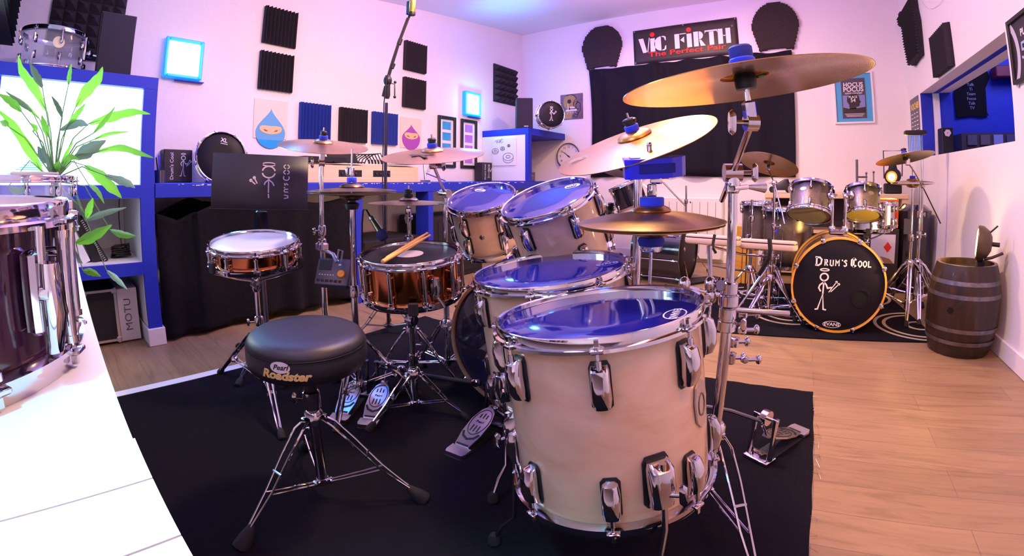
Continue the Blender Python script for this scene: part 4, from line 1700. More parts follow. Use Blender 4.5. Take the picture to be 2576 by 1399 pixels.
# ------------------------------------------------------------------ throne
tx, ty, tz = -1.068, .578, .553
th = thing('drum_throne', 'round black drum throne on a chrome tripod', 'stool', (tx, ty, 0))
b = MB().lathe([(.001, tz), (.10, tz - .001), (.138, tz - .004), (.152, tz - .012), (.160, tz - .024), (.1615, tz - .030), (.1600, tz - .034), (.1630, tz - .045), (.1640, tz - .070), (.160, tz - .088), (.150, tz - .098), (.001, tz - .100)], T(tx, ty, 0), 72)
b.build('seat', M_leather, th)
MB().lathe([(.1622, tz - .0305), (.1632, tz - .0325), (.1622, tz - .0345)], T(tx, ty, 0), 72, loop=True).build('piping', M_black, th)
ac = atan2(-ty, -tx)


def wrap(a0, z0, r=.1648, tilt=0.0):
    def f(p):
        a = a0 + p.x / r
        return Vector((tx + (r + p.z) * cos(a), ty + (r + p.z) * sin(a), z0 + p.y + tilt * p.x))
    return f


fl_ = wrap(ac - radians(24), tz - .044)
b = MB()
pts = [(.026 * cos(i * pi / 14), .0150 * sin(i * pi / 14)) for i in range(28)]
b.add([tuple(fl_(Vector((x, y, .0006)))) for x, y in pts] + [tuple(fl_(Vector((0, 0, .001))))], [(i, (i + 1) % 28, 28) for i in range(28)])
b.build('oval_label', M_label, th)
text('Pearl', .019, None, M_black, 'logo_lettering', th, .0006, .0004, 1.0, .4, wrap(ac - radians(24), tz - .044, .1656))
text('Roadster', .030, None, mat('label_edge', (.75, .6, .55), .5), 'name_outline', th, .0004, .0014, 1.12, .3, wrap(ac - radians(21), tz - .066, .1652, -.04))
text('Roadster', .030, None, M_yellow, 'name_lettering', th, .0008, .0002, 1.12, .3, wrap(ac - radians(21), tz - .066, .1658, -.04))
MB().lathe([(.06, tz - .099), (.055, tz - .115), (.022, tz - .130)], T(tx, ty, 0), 32, True).build('seat_bracket', M_black, th)
MB().cyl((tx, ty, .32), (tx, ty, tz - .12), .0125, None, 18).build('spindle', M_chrome, th)
MB().cyl((tx, ty, tz - .19), (tx, ty, tz - .12), .018, None, 18).build('sleeve', M_black, th)
MB().cyl((tx, ty, .07), (tx, ty, .33), .0165, None, 20).build('tube', M_steel, th)
b = MB()
collar(b, (tx, ty, .345), .024, .05, radians(-140))
b.build('memory_lock', M_chrome, th)
tripod(th, tx, ty, .292, .285, [radians(-83), radians(42), radians(160)], footr=.021, low=.075)

# ------------------------------------------------------------------ cymbals and their stands
# big crash at top right
c, n = Vector((-.086, .938, 1.136)), Vector((-.087, -.059, .994)).normalized()
o, M, zt = cymbal('largest cymbal at the top, seen from below, smoky bronze', c, n, .252, M_bronze2)
H_top = c
hinge = Vector((-.080, .952, 1.062))
s1 = stand('cymbal_stand', 'tall chrome boom stand carrying the largest cymbal', -.142, 1.13, [(.09, .60, .0145), (.58, .965, .0115)], .30, .34, [radians(-52), radians(170), radians(118)], 'rod', 'stand', [(.60, radians(-20))], low=.12)
b = MB()
top = Vector((-.142, 1.13, .965))
b.tube([top + (top - hinge) * .75, top, hinge], .0075, 12)
b.build('boom_arm', M_chrome, s1)
b = MB()
b.cyl(top - Vector((.02, .008, 0)), top + Vector((.02, .008, 0)), .022, None, 24)
b.lathe([(.014, -.05), (.019, -.04), (.019, -.012), (.014, 0)], T(*top), 20, True)
b.cyl(top, top + Vector((.05, .02, 0)), .005, None, 8)
b.loft([(0, 0, -.007, .018, .006), (0, 0, 0, .024, .0075), (0, 0, .007, .018, .006)], frame(top + Vector((.052, .02, 0)), (1, .4, 0), (0, 0, 1)), 14, .8)
b.build('boom_tilter', M_chrome, s1)
tilter(s1, hinge, c + n * .075, (-.85, -.5, 0), .0062)
MB().lathe([(.001, -.020), (.021, -.020), (.023, -.016), (.023, .006), (.020, .012), (.001, .012)], M @ T(0, 0, .012), 28).build('felt_seat', M_black, s1)
MB().lathe([(.001, .042), (.026, .042), (.027, .044), (.027, .052), (.024, .055), (.001, .055)], M, 28).build('felt_washer', M_bluefelt, s1)
MB().lathe([(.001, .055), (.0235, .055), (.0245, .058), (.0245, .076), (.021, .080), (.001, .080)], M, 28).build('wing_nut', mat('navy_felt', (.015, .03, .28), .7), s1)
MB().lathe([(.001, 0), (.007, 0), (.007, .001)], M @ T(.035, -.02, .010) @ RX(pi), 12).build('green_sticker', mat('green_sticker', (.02, .5, .15), .5), s1)

# ride, catching the warm light
c, n = Vector((-.412, 1.194, 1.050)), Vector((-.188, -.351, .917)).normalized()
o, M, zt = cymbal('bright gold ride cymbal tilted toward the throne', c, n, .229, M_brilliant)
b = MB()
for k in range(3):
    for i in range(16):
        b.stroke([(-.17 + .006 * i, -.075 - .012 * k + .0005 * i * i * .3), (-.166 + .006 * i, -.068 - .012 * k + .0005 * i * i * .3)], .0035, .0004)
me = mesh_of(b, 'rim_print', [mat('grey_print', (.3, .28, .25), .6)], False)
inst(me, 'rim_print', o, Matrix.Translation(parent_origin(None)) @ Matrix.Identity(4)).matrix_local = T(.0, .0, .0105)
s2 = stand('cymbal_stand', 'chrome stand behind the floor toms carrying the gold ride', -.418, 1.222, [(.10, .62, .0150), (.60, .985, .0120)], .30, .22, [radians(20), radians(75), radians(200)], 'rod', 'stand', [(.62, radians(-60))], low=.12)
tilter(s2, Vector((-.418, 1.222, .975)) + Vector((.003, .004, .01)), c + n * .068, (.8, .5, 0))
felts(s2, M, zt - .002, True)

# crash left (near the music stand)
c, n = Vector((-1.765, 1.073, 1.094)), Vector((.208, -.082, .975)).normalized()
o, M, zt = cymbal('pale thin crash cymbal above the drum module', c, n, .203, M_bronze)
s3 = stand('cymbal_stand', 'chrome stand with the grey drum module clamped on it', -1.772, 1.070, [(.10, .66, .0140), (.64, 1.02, .0110)], .30, .22, [radians(250), radians(10), radians(130)], 'rod', 'stand', [(.66, radians(-50)), (.72, radians(-80))], low=.12)
tilter(s3, Vector((-1.771, 1.071, 1.02)), c + n * .06, (-.4, -.8, 0))
felts(s3, M, zt - .002, True)

# crash second from left
c, n = Vector((-1.262, 1.265, 1.044)), Vector((.095, -.187, .978)).normalized()
o, M, zt = cymbal('crash cymbal with a dark brand mark in front of the picture frames', c, n, .203, M_bronze)
b = MB()
b.stroke([(-.02, -.115), (.04, -.055)], .018, .0004)
b.stroke([(-.045, -.095), (.0, -.09)], .018, .0004)
b.stroke([(.01, -.09), (.06, -.115)], .018, .0004)
me = mesh_of(b, 'brand_mark', [M_steel], False)
inst(me, 'brand_mark', o, I4).matrix_local = T(.02, 0, .0135)
s4 = stand('cymbal_stand', 'chrome boom stand beside the smaller rack tom', -1.350, 1.432, [(.10, .60, .0135), (.58, .885, .0108)], .30, .22, [radians(60), radians(180), radians(100)], 'rod', 'stand', [(.60, 0)], low=.12)
b = MB()
h4 = Vector((-1.268, 1.275, 1.005))
t4 = Vector((-1.350, 1.432, .885))
b.tube([t4 + (t4 - h4) * .12, t4, h4], .0065, 10)
b.build('boom_arm', M_chrome, s4)
b = MB()
b.cyl(t4 - Vector((.022, 0, 0)), t4 + Vector((.022, 0, 0)), .020, None, 20)
b.box((-.035, 0, 0), (.03, .012, .02), T(*t4), .004)
b.build('boom_tilter', M_chrome, s4)
tilter(s4, h4, c + n * .06, (.8, .5, 0))
felts(s4, M, zt - .002, True)

# hi-hat left
c = Vector((-1.49, 1.04, .9))
nh = Vector((-.01, -.0, 1)).normalized()
o, M, zt = cymbal('top cymbal of the hi-hat beside the drum module', (c.x, c.y, .903), nh, .178, M_darkbronze, bell=.26, rise=.14, name='hi_hat_cymbal')
o, M2, zt2 = cymbal('bottom cymbal of the hi-hat beside the drum module', (c.x, c.y, .894), (.0, .0, 1), .178, M_darkbronze, bell=.26, rise=.14, name='hi_hat_cymbal', flip=True)
hs = stand('hi_hat_stand', 'chrome hi-hat stand between throne and deep snare', c.x, c.y, [(.06, .50, .0145), (.48, .852, .0105)], .30, .24, [radians(-60), radians(60), radians(170)], 'flat', 'stand', [(.50, radians(-40))], low=.10)
MB().cyl((c.x, c.y, .85), (c.x, c.y, 1.065), .0038, None, 10).build('pull_rod', M_chrome, hs)
MB().lathe([(.001, .826), (.024, .830), (.030, .845), (.030, .852), (.016, .858), (.014, .872), (.001, .872)], T(c.x, c.y, 0), 28).build('felt_cup', M_black, hs)
MB().lathe([(.001, .936), (.019, .936), (.020, .940), (.020, .952), (.018, .955), (.001, .955)], T(c.x, c.y, 0), 28).build('felt_washer', M_bluefelt, hs)
b = MB()
b.lathe([(.009, .956), (.010, .960), (.010, .992), (.007, .996)], T(c.x, c.y, 0), 18, True)
b.loft([(0, 0, -.006, .016, .006), (0, 0, 0, .020, .007), (0, 0, .006, .014, .006)], frame((c.x - .022, c.y - .006, .978), (-1, -.3, 0), (0, 0, 1)), 14, .8)
b.build('clutch', M_chrome, hs)

# small cymbal behind the deep snare
c = Vector((-1.462, 1.318, .845))
o, M, zt = cymbal('dark flat cymbal behind the deep snare drum', c, (0, 0, 1), .176, M_darkbronze, bell=.22, rise=.12)
s5 = stand('cymbal_stand', 'low chrome stand of the dark flat cymbal', c.x, c.y, [(.10, .52, .0130), (.50, .79, .0100)], .28, .2, [radians(40), radians(120), radians(220)], 'rod', 'stand', [(.52, 0), (.68, 1.0)], low=.12)
tilter(s5, c - Vector((0, 0, .065)), c + Vector((0, 0, .05)), (.6, -.8, 0))
felts(s5, M, zt - .002, True, True, 1.0, False)

# right hi-hat (x-hat) with the blue jam block
c = Vector((-.328, 1.064, .847))
o, M, zt = cymbal('top cymbal of the hat below the blue block', (c.x, c.y, .846), (-.02, -.02, 1), .181, M_bronze, bell=.24, rise=.30, name='hi_hat_cymbal')
o2, M2, zt2 = cymbal('bottom cymbal of the hat below the blue block', (c.x, c.y, .838), (-.02, -.02, 1), .178, M_bronze2, bell=.24, rise=.18, name='hi_hat_cymbal', flip=True)
xs = stand('hi_hat_stand', 'chrome stand of the hat below the blue block', c.x, c.y, [(.06, .42, .0125), (.40, .66, .0095)], .26, .16, [radians(75), radians(130), radians(200)], 'flat', 'stand', [(.45, 0)], low=.10)
MB().cyl((c.x, c.y, .65), (c.x, c.y, 1.005), .0045, None, 10).build('pull_rod', M_chrome, xs)
MB().lathe([(.001, .775), (.026, .775), (.027, .780), (.027, .788), (.001, .788)], T(c.x, c.y, 0), 28).build('cup', M_chrome, xs)
MB().lathe([(.001, .788), (.030, .788), (.033, .800), (.027, .822), (.001, .824)], T(c.x, c.y, 0), 28).build('felt_seat', mat('blue_felt_dark', (.02, .03, .35), .7), xs)
MB().lathe([(.001, .883), (.029, .883), (.030, .887), (.030, .903), (.028, .906), (.001, .906)], T(c.x, c.y, 0), 30).build('felt_washer', M_bluefelt, xs)
b = MB()
b.lathe([(.011, .907), (.012, .91), (.012, .935), (.009, .938)], T(c.x, c.y, 0), 18, True)
b.box((c.x + .012, c.y, .955), (.03, .02, .035), None, .004)
b.cyl((c.x - .04, c.y - .01, .955), (c.x + .04, c.y + .01, .955), .006, None, 10)
b.build('clutch', M_chrome, xs)
MB().box((c.x + .012, c.y + .006, .615), (.045, .035, .045), None, .012).build('clamp_block', M_blueplastic, xs)
jb = thing('jam_block', 'bright blue plastic block mounted over the right hat', 'percussion block', (c.x, c.y, 1.0))
Mj = frame((-.315, 1.045, .979), (.02, -.16, 1), (.82, .57, 0)) @ RZ(radians(-8))
b = MB()
b.prism([(-.075, -.028), (-.062, -.036), (.035, -.036), (.062, -.020), (.074, -.004), (.074, .014), (.05, .032), (-.06, .032), (-.075, .022)], .046, Mj, -.023)
b.build('body', M_blueplastic, jb, False)
MB().prism([(-.06, -.018), (.03, -.018), (.045, .0), (.03, .016), (-.06, .016)], .004, Mj, .021).build('top_pad', mat('pale_blue_pad', (.16, .17, .5), .5), jb, False)
MB().box((-.0, -.0365, .0), (.085, .003, .022), Mj, .001).build('sound_slot', mat('deep_blue', (.0, .005, .25), .5), jb, False)
b = MB()
b.cyl(Mj @ Vector((-.01, .01, .02)), Mj @ Vector((-.01, .01, .05)), .006, None, 12)
b.sph(tuple(Mj @ Vector((-.01, .01, .052))), .007)
b.build('clamp_screw', M_chrome, jb)

# ------------------------------------------------------------------ right hand rack pieces on the tall stand
rk = thing('side_clamp', 'chrome side arms and clamps on the stand of the largest cymbal', 'clamp', (-.142, 1.13, .8))
b = MB()
z1 = .765
for zz, rr in ((.685, .022), (.655, .026), (.622, .022), (.590, .023)):
    b.lathe([(rr * .7, zz - .016), (rr, zz - .012), (rr, zz + .012), (rr * .7, zz + .016)], T(-.142, 1.13, 0), 18, True)
pL = at(1722, 722, d=1.14)
pR = at(1985, 790, d=1.18)
b.tube([pL, Vector((-.142, 1.13, .662))], .0055, 8)
b.tube([Vector((-.142, 1.13, .632)), pR], .0075, 12)
b.tube([at(1785, 618, d=1.14), at(1787, 720, d=1.14), at(1784, 790, d=1.13)], .0062, 10)
for px, py in ((1787, 715), (1787, 745), (1722, 716)):
    p = at(px, py, d=1.14)
    b.sph(tuple(p), .016, (1, 1, 1.3), None, 12, 8)
for px, py in ((1812, 716),):
    p = at(px, py, d=1.13)
    b.loft([(0, 0, -.006, .012, .010), (0, 0, 0, .018, .012), (0, 0, .008, .013, .010)], frame(p, (.2, -1, 0), (0, 0, 1)), 14, .8)
b.build('arm_tube', M_chrome, rk)
b = MB()
for px, py, s in ((1835, 900, .02), (1870, 790, .014), (1868, 830, .014), (1845, 860, .018), (1874, 905, .012)):
    p = at(px, py, d=1.17)
    b.box(tuple(p), (s * 1.6, s * 1.6, s * 1.4), None, .004)
    b.cyl(p, p + Vector((.03, .012, 0)), .005, None, 8)
    b.sph(tuple(p + Vector((.034, .014, 0))), .009, (1, 1, 1.5), None, 10, 6)
b.build('clamp', M_chrome, rk)

# cowbell-like cone horn clamped on that stand
ch = thing('metal_cone', 'small chrome cone bell clamped on the stand of the largest cymbal', 'cowbell', (-.10, 1.15, .955))
p0 = at(1880, 470, d=1.15)
p1 = at(1925, 472, d=1.18)
b = MB()
b.lathe([(.005, 0), (.0125, .046), (.0135, .050), (.011, .048), (.004, .003)], frame(p0, p1 - p0), 20, loop=True)
b.build('bell', M_chrome2, ch)
b = MB()
b.tube([at(1846, 474, d=1.12), p0], .006, 8)
b.box(tuple(at(1843, 474, d=1.135)), (.030, .026, .022), None, .004)
b.build('clamp', M_chrome, ch)

# ------------------------------------------------------------------ pedals
pedal('pedal', 'silver footboard of the hi-hat pedal, the farther left of the pair', (-1.415, .866), (-1.545, 1.07), beater=False)
pedal('pedal', 'silver footboard pedal right beside the hi-hat pedal', (-1.305, .920), (-1.440, 1.135), beater=False)
pedal('bass_pedal', 'silver bass drum pedal in front of the maple bass drum', (-.934, 1.00), (-.956, 1.255))
pedal('bass_pedal', 'chrome bass drum pedal on the rug edge, facing away', (.115, 1.735), (-.015, 1.50), black_frame=False, beater=False)
ls = thing('link_shaft', 'black shaft linking the double pedals behind the throne', 'drive shaft', (-1.2, 1.2, .1))
MB().tube([(-1.44, 1.14, .17), (-1.25, 1.19, .16), (-1.02, 1.26, .17)], .010, 10).build('shaft', M_black, ls)
b = MB()
for p in ((-1.42, 1.145, .17), (-1.04, 1.255, .17), (-1.36, 1.16, .168)):
    b.box(p, (.03, .03, .03), None, .006)
b.build('joint', M_chrome, ls)

# floor second bass drum pedal shaft
ls2 = MB().tube([(-.035, 1.47, .165), (-.14, 1.46, .19), (-.26, 1.44, .2)], .007, 8)
ls2.single('pedal_shaft', M_steel, 'steel shaft running from the rug edge pedal', 'drive shaft', (-.1, 1.46, .18))

# drum module on the stand
Mm = frame(at(838, 684, d=1.95), (.55, -.62, .55), (.80, .59, 0))
dm = thing('drum_module', 'grey drum trigger module with an orange knob, on the stand', 'electronics', tuple(Mm.translation))
MB().box((0, 0, -.018), (.150, .125, .045), Mm, .008).build('housing', mat('module_grey', (.08, .08, .11), .5), dm)
MB().box((0, -.005, .0055), (.142, .112, .004), Mm, .001).build('panel', mat('panel_grey', (.13, .13, .18), .4), dm)
MB().box((-.035, .026, .009), (.055, .045, .003), Mm).build('screen', mat('dark_screen', (.02, .025, .035), .1), dm)
MB().lathe([(.001, .018), (.015, .018), (.018, .014), (.018, .006)], Mm @ T(.040, -.012, 0), 28).build('knob', mat('orange_knob', (.95, .40, .02), .35), dm)
for i in range(6):
    MB().box((-.056 + .019 * i, -.045, .009), (.013, .010, .005), Mm, .001).build('button', M_black, dm)
b = MB()
for i in range(6):
    b.box((-.055 + .012 * i, -.018, .0082), (.006, .004, .001), Mm)
b.box((.028, .030, .009), (.012, .008, .003), Mm)
b.build('panel_print', M_label, dm, False)
b = MB()
b.tube([at(812, 628, d=2.05), at(838, 640, d=2.0), at(848, 660, d=1.96)], .009, 8)
b.box(tuple(at(810, 620, d=2.06)), (.06, .04, .035), None, .006)
b.build('mounting_arm', M_chrome2, dm)
MB().tube([at(848, 655, d=1.94), at(852, 628, d=1.94), at(862, 632, d=1.94), at(858, 660, d=1.94)], .004, 8).build('cable', mat('grey_cable', (.35, .33, .42), .5), dm)

# ------------------------------------------------------------------ music stand
ms = thing('music_stand', 'black music stand with cut-out stick figure and lettering', 'music stand', (-2.14, .95, 0))
cT = [at(541, 386, d=2.36), at(775, 392, d=2.36), at(775, 534, d=2.33), at(525, 525, d=2.33)]
dx = ((cT[1] - cT[0]) + (cT[2] - cT[3])) / 2
dy = ((cT[0] - cT[3]) + (cT[1] - cT[2])) / 2
cc0 = (cT[0] + cT[1] + cT[2] + cT[3]) / 4
nx = dx.cross(dy).normalized()
Mz = frame(cc0, nx, dx)
w, h = dx.length, dy.length
MB().box((0, 0, -.003), (w, h, .004), Mz, .001).build('desk_plate', mat('stand_black', (.028, .022, .035), .38), ms)
MB().box((0, -h / 2 + .002, .028), (w * 1.02, .004, .064), Mz, .001).build('ledge', M_black, ms)


def figure(M, s, name, root, m, w=.07, z=0, sticks=1):
    b = MB()
    b.arc(0, .80, .155, .145, 0, 360, w, .0006, M @ Matrix.Scale(s, 4), z / s, 20)
    b.build('figure_head', m, root, False)
    b = MB()
    b.arc(0, 1.09, .17, .045, 0, 360, w * .7, .0006, M @ Matrix.Scale(s, 4), z / s, 20)
    b.build('figure_halo', m, root, False)
    b = MB()
    K = M @ Matrix.Scale(s, 4)
    b.stroke([(0, .655), (-.01, .10)], w, .0006, K, z / s)
    b.stroke([(.0, .60), (-.15, .48), (-.19, .36), (-.10, .22)], w, .0006, K, z / s)
    b.stroke([(.0, .60), (.10, .50), (.16, .36), (.33, .40)], w, .0006, K, z / s)
    b.stroke([(-.28, -.52), (-.17, -.50), (-.01, .12), (.06, -.50), (.18, -.52)], w, .0006, K, z / s)
    b.build('figure_body', m, root, False)
    b = MB()
    for (x0, y0, x1, y1) in ((.22, .20, .50, .62), (.30, .22, .60, .54)):
        b.stroke([(x0, y0), (x1, y1)], w * .6, .0006, K, z / s)
        b.prism([(x1 + .05 * cos(i * pi / 6), y1 + .05 * sin(i * pi / 6)) for i in range(12)], .0006, K, z / s)
    b.build('figure_sticks', m, root, False)


M_cut = mat('cutout_light', (.62, .50, .62), .5)
b = MB()
b.arc(.040, .054 + .0, .031, .026, 8, 172, .007, .001, Mz, .0)
b.arc(.040, .050, .031, .026, 188, 352, .007, .001, Mz, .0)
b.arc(.040, .092, .030, .006, 5, 175, .005, .001, Mz, .0)
b.arc(.040, .088, .030, .006, 185, 355, .005, .001, Mz, .0)
b.stroke([(.041, .024), (.041, -.05)], .006, .001, Mz)
b.stroke([(.041, .015), (.024, .000), (.020, -.012)], .006, .001, Mz)
b.stroke([(.041, .015), (.060, .000), (.068, -.015)], .006, .001, Mz)
b.stroke([(.041, -.055), (.043, -.075)], .006, .001, Mz)
b.build('figure_cutout', M_cut, ms, False)
b = MB()
for x0, y0, x1, y1 in ((-.024, -.010, -.046, .008), (-.015, -.006, -.030, .022)):
    b.stroke([(x0, y0), (x1, y1)], .006, .001, Mz)
    b.prism([(x1 + .008 * cos(i * pi / 8), y1 + .008 * sin(i * pi / 8)) for i in range(16)], .001, Mz)
b.build('stick_cutout', M_cut, ms, False)
Ml = Mz @ T(.128, -.004, .0) @ RZ(pi / 2)
b = MB()
zz = [(.085, 1), (.058, 1)]
for y, _ in zz:
    b.arc(y, 0, .0095, .0135, 15, 165, .005, .001, Ml)
    b.arc(y, 0, .0095, .0135, 195, 345, .005, .001, Ml)
b.arc(.030, 0, .012, .0145, 50, 310, .005, .001, Ml)
b.stroke([(.004, .010), (-.006, .006), (.002, -.002), (-.006, -.010)], .005, .001, Ml)
b.stroke([(-.018, .012), (-.018, .004)], .005, .001, Ml)
b.stroke([(-.026, -.010), (-.026, .006), (-.034, .010), (-.040, .006), (-.040, -.010)], .005, .001, Ml)
b.stroke([(-.055, .010), (-.058, -.008), (-.068, -.010), (-.072, .010)], .005, .001, Ml)
b.build('lettering_cutout', M_cut, ms, False)
bx, by = cc0.x - .03, cc0.y + .015
MB().box((bx, by, .72), (.06, .06, .16), None, .02).build('neck_block', mat('gloss_black', (.01, .01, .02), .12), ms)
MB().cyl((bx, by, .12), (bx, by, .70), .012, None, 16).build('tube', M_steel, ms)
tripod(ms, bx, by, .20, .30, [radians(-55), radians(70), radians(190)], footr=.015, m=M_steel)

# ------------------------------------------------------------------ microphone boom stand
mx, my = -2.09, 1.70
mk = thing('microphone_stand', 'tall black microphone boom stand reaching up to the ceiling', 'microphone stand', (mx, my, 0))
dm_ = hypot(mx, my)
MB().cyl((mx, my, .05), (mx, my, 1.40), .0095, None, 16).build('tube', mat('stand_metal', (.05, .04, .08), .3, .8), mk)
tripod(mk, mx, my, .22, .24, [radians(20), radians(140), radians(260)], m=M_steel)
pJ = at(975, 215, d=dm_)
pT = at(1033, 32, d=dm_ - .02)
b = MB()
b.lathe([(.012, -.08), (.018, -.06), (.016, 0), (.020, .03), (.016, .06)], T(*pJ), 16, True)
b.sph(tuple(pJ + Vector((0, 0, .03))), .026, (1, 1, 1.3))
b.tube([pJ + Vector((0, 0, .02)), at(993, 212, d=dm_), at(993, 242, d=dm_)], .004, 8)
b.sph(tuple(at(993, 244, d=dm_)), .009)
b.sph(tuple(at(994, 207, d=dm_)), .009)
b.build('boom_clutch', M_black, mk)
b = MB()
b.tube([at(968, 238, d=dm_), pJ + Vector((0, 0, .03)), at(1004, 108, d=dm_), pT], .0075, 10)
b.cyl(at(1003, 112, d=dm_), at(1008, 98, d=dm_), .014, None, 12)
b.cyl(at(985, 172, d=dm_), at(990, 160, d=dm_), .014, None, 12)
b.cyl(at(966, 243, d=dm_), at(972, 218, d=dm_), .015, None, 12)
b.build('boom_arm', M_black, mk)
b = MB()
b.tube([at(x, y, d=dm_ - .03) for x, y in ((1024, 45), (1000, 110), (982, 165), (972, 200), (966, 260), (964, 360), (962, 500), (966, 600))], .004, 6)
b.build('cable', M_rubber, mk)
mc = thing('condenser_microphone', 'black and gold microphone clipped at the top of the boom', 'microphone', tuple(pT))
a0, a1 = at(1036, 36, d=dm_ - .03), at(1040, -30, d=dm_ - .03)
MB().lathe([(.001, -.005), (.018, -.002), (.021, .006), (.021, .14), (.018, .15)], frame(a0, a1 - a0), 24).build('body', mat('gold_body', (.62, .48, .10), .25, .9), mc)
MB().lathe([(.0215, -.006), (.0225, 0), (.0225, .012)], frame(a0, a1 - a0), 24, True).build('end_cap', M_black, mc)
MB().box(tuple(at(1027, 20, d=dm_ - .02)), (.02, .02, .09), None, .004).build('clip', M_black, mc)

# dynamic microphone hanging near the snare
dmi = thing('drum_microphone', 'dynamic microphone with blue windscreen above the snare', 'microphone', tuple(at(955, 575, d=1.98)))
a0, a1 = at(932, 545, d=2.0), at(968, 602, d=1.95)
Mk = frame(a0, a1 - a0)
Lk = (a1 - a0).length
MB().lathe([(.008, 0), (.011, .01), (.015, Lk * .62), (.017, Lk * .66)], Mk, 20, True).build('body', mat('mic_gold', (.25, .2, .1), .3, .8), dmi)
MB().lathe([(.017, Lk * .64), (.024, Lk * .72), (.024, Lk * .90), (.018, Lk * .99), (.001, Lk)], Mk, 20).build('windscreen', mat('navy_foam', (.02, .025, .12), .9), dmi)
MB().lathe([(.013, .004), (.0135, .016)], Mk, 20, True).build('ring', M_chrome2, dmi)
MB().tube([at(x, y, d=2.02) for x, y in ((932, 546), (922, 528), (914, 527), (911, 560), (911, 640), (912, 760))], .0042, 6).build('cable', M_rubber, dmi)

# ------------------------------------------------------------------ second rug with ring pattern
r2 = thing('ringed_rug', 'black rug with cream rings under the back drum kit', 'rug', (.2, 3.5, 0))
RX2 = frame((.26, 2.885, 0), (0, 0, 1), (1, .108, 0))
MB().box((-.02, .75, .004), (1.46, 1.5, .008), RX2, .002).build('pile', M_rug, r2)
b = MB()
M_ring = noisy('cream_pile', (.50, .42, .32), (.42, .35, .26), 200, 1)
inv = RX2.inverted()
for cx, cy, rad in ((.905, 3.275, (.085, .24, .30)), (.02, 3.36, (.075, .16, .245)), (-.30, 3.9, (.09, .2)), (.55, 4.0, (.1, .22, .28))):
    p = inv @ Vector((cx, cy, 0))
    for r in rad:
        b = MB()
        n = 56
        pts = [(p.x + r * cos(2 * pi * i / n), p.y + r * sin(2 * pi * i / n)) for i in range(n)]
        if all(-.74 < x < .70 and .01 < y < 1.49 for x, y in pts):
            b.stroke(pts, .024, .0012, RX2, .008, True)
        else:
            seg = []
            for x, y in pts + pts[:1]:
                if -.74 < x < .70 and .012 < y < 1.49:
                    seg.append((x, y))
                else:
                    if len(seg) > 1:
                        b.stroke(seg, .024, .0012, RX2, .008)
                    seg = []
            if len(seg) > 1:
                b.stroke(seg, .024, .0012, RX2, .008)
        b.build('ring_pattern', M_ring, r2, False)
R2 = .009

# ------------------------------------------------------------------ back kit
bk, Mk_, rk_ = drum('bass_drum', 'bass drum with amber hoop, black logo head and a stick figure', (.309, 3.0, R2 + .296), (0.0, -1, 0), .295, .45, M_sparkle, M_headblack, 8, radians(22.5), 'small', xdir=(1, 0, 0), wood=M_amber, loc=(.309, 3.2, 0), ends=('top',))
for k in range(8):
    a = radians(22.5 + 45 * k)
    Mq_ = Mk_ @ RZ(a) @ T(.297, 0, -.02)
    b = MB()
    b.box((.004, 0, 0), (.012, .026, .048), Mq_, .003)
    b.box((-.006, 0, .022), (.026, .026, .006), Mq_, .002)
    b.cyl(Mq_ @ Vector((.010, 0, .03)), Mq_ @ Vector((.010, 0, -.12)), .003, None, 8)
    b.build('claw_hook', M_chrome, bk)
Mh = Mk_ @ T(0, 0, -.0085)
MB().lathe([(.047, .004), (.058, .004), (.060, 0), (.047, 0)], Mh @ T(.142, -.072, 0), 40, loop=True).build('port_ring', M_headblack, bk)
MB().lathe([(.001, .0006), (.047, .0006)], Mh @ T(.142, -.072, 0), 40).build('port_hole', mat('hole_black', (.001, .001, .001), .9), bk)
logo_oval(bk, Mh, -.020, -.245, .112, .040, 0, 'EVANS', None, .030)
# angular lettering
LET = {
    'D': [[(.0, 1.0), (.55, .98), (.80, .72), (.72, .22), (.42, .0), (.02, .05)], [(.18, 1.0), (.18, .05)]],
    'R': [[(.15, -.02), (.15, 1.0)], [(.0, .98), (.5, .95), (.55, .62), (.2, .52)], [(.3, .5), (.62, .0)]],
    'U': [[(.12, 1.0), (.12, .15), (.35, .0), (.6, .12)], [(.6, 1.0), (.6, .0)]],
    'M': [[(.1, .0), (.1, .95), (.36, .5), (.66, .95), (.66, .0)]],
    "'": [[(.1, 1.1), (.14, .85)]],
    'S': [[(.58, .85), (.35, 1.0), (.12, .8), (.5, .45), (.5, .15), (.28, .0), (.05, .15)]],
    'C': [[(.72, .80), (.45, 1.0), (.16, .8), (.16, .2), (.45, .0), (.75, .16)], [(.42, 1.08), (.42, -.08)]],
    'O': [[(.35, 1.0), (.10, .72), (.10, .28), (.35, .0), (.62, .28), (.62, .72), (.35, 1.0)]],
    'L': [[(.14, 1.0), (.14, .04), (.62, .06)]],
}


def gothic(txt, M, h, m, parent, name='lettering'):
    # txt: list of (char, x, scale)
    for ch_, x, s in txt:
        b = MB()
        for st in LET[ch_]:
            b.stroke([(x + p[0] * h * s, p[1] * h * s) for p in st], h * s * .20, .0008, M)
        b.build(name, m, parent, False)


gothic([('D', -.172, 1.25), ('R', -.117, .92), ('U', -.083, .92), ('M', -.049, .92), ("'", -.010, .92), ('S', .002, .92), ('C', .043, 1.25), ('O', .090, .92), ('O', .120, .92), ('L', .150, .92)], Mh @ T(.018, .120, .0006), .040, M_label, bk)
figure(Mh @ T(-.092, -.075, .0006), .155, 'figure', bk, M_label, .06)
# tom holder
b = MB()
b.box((.29, 3.16, .617), (.10, .07, .035), None, .010)
b.lathe([(.018, .60), (.026, .635), (.020, .65)], T(.262, 3.18, 0), 18, True)
b.lathe([(.018, .60), (.026, .635), (.020, .65)], T(.345, 3.18, 0), 18, True)
b.build('holder_base', M_chrome, bk)

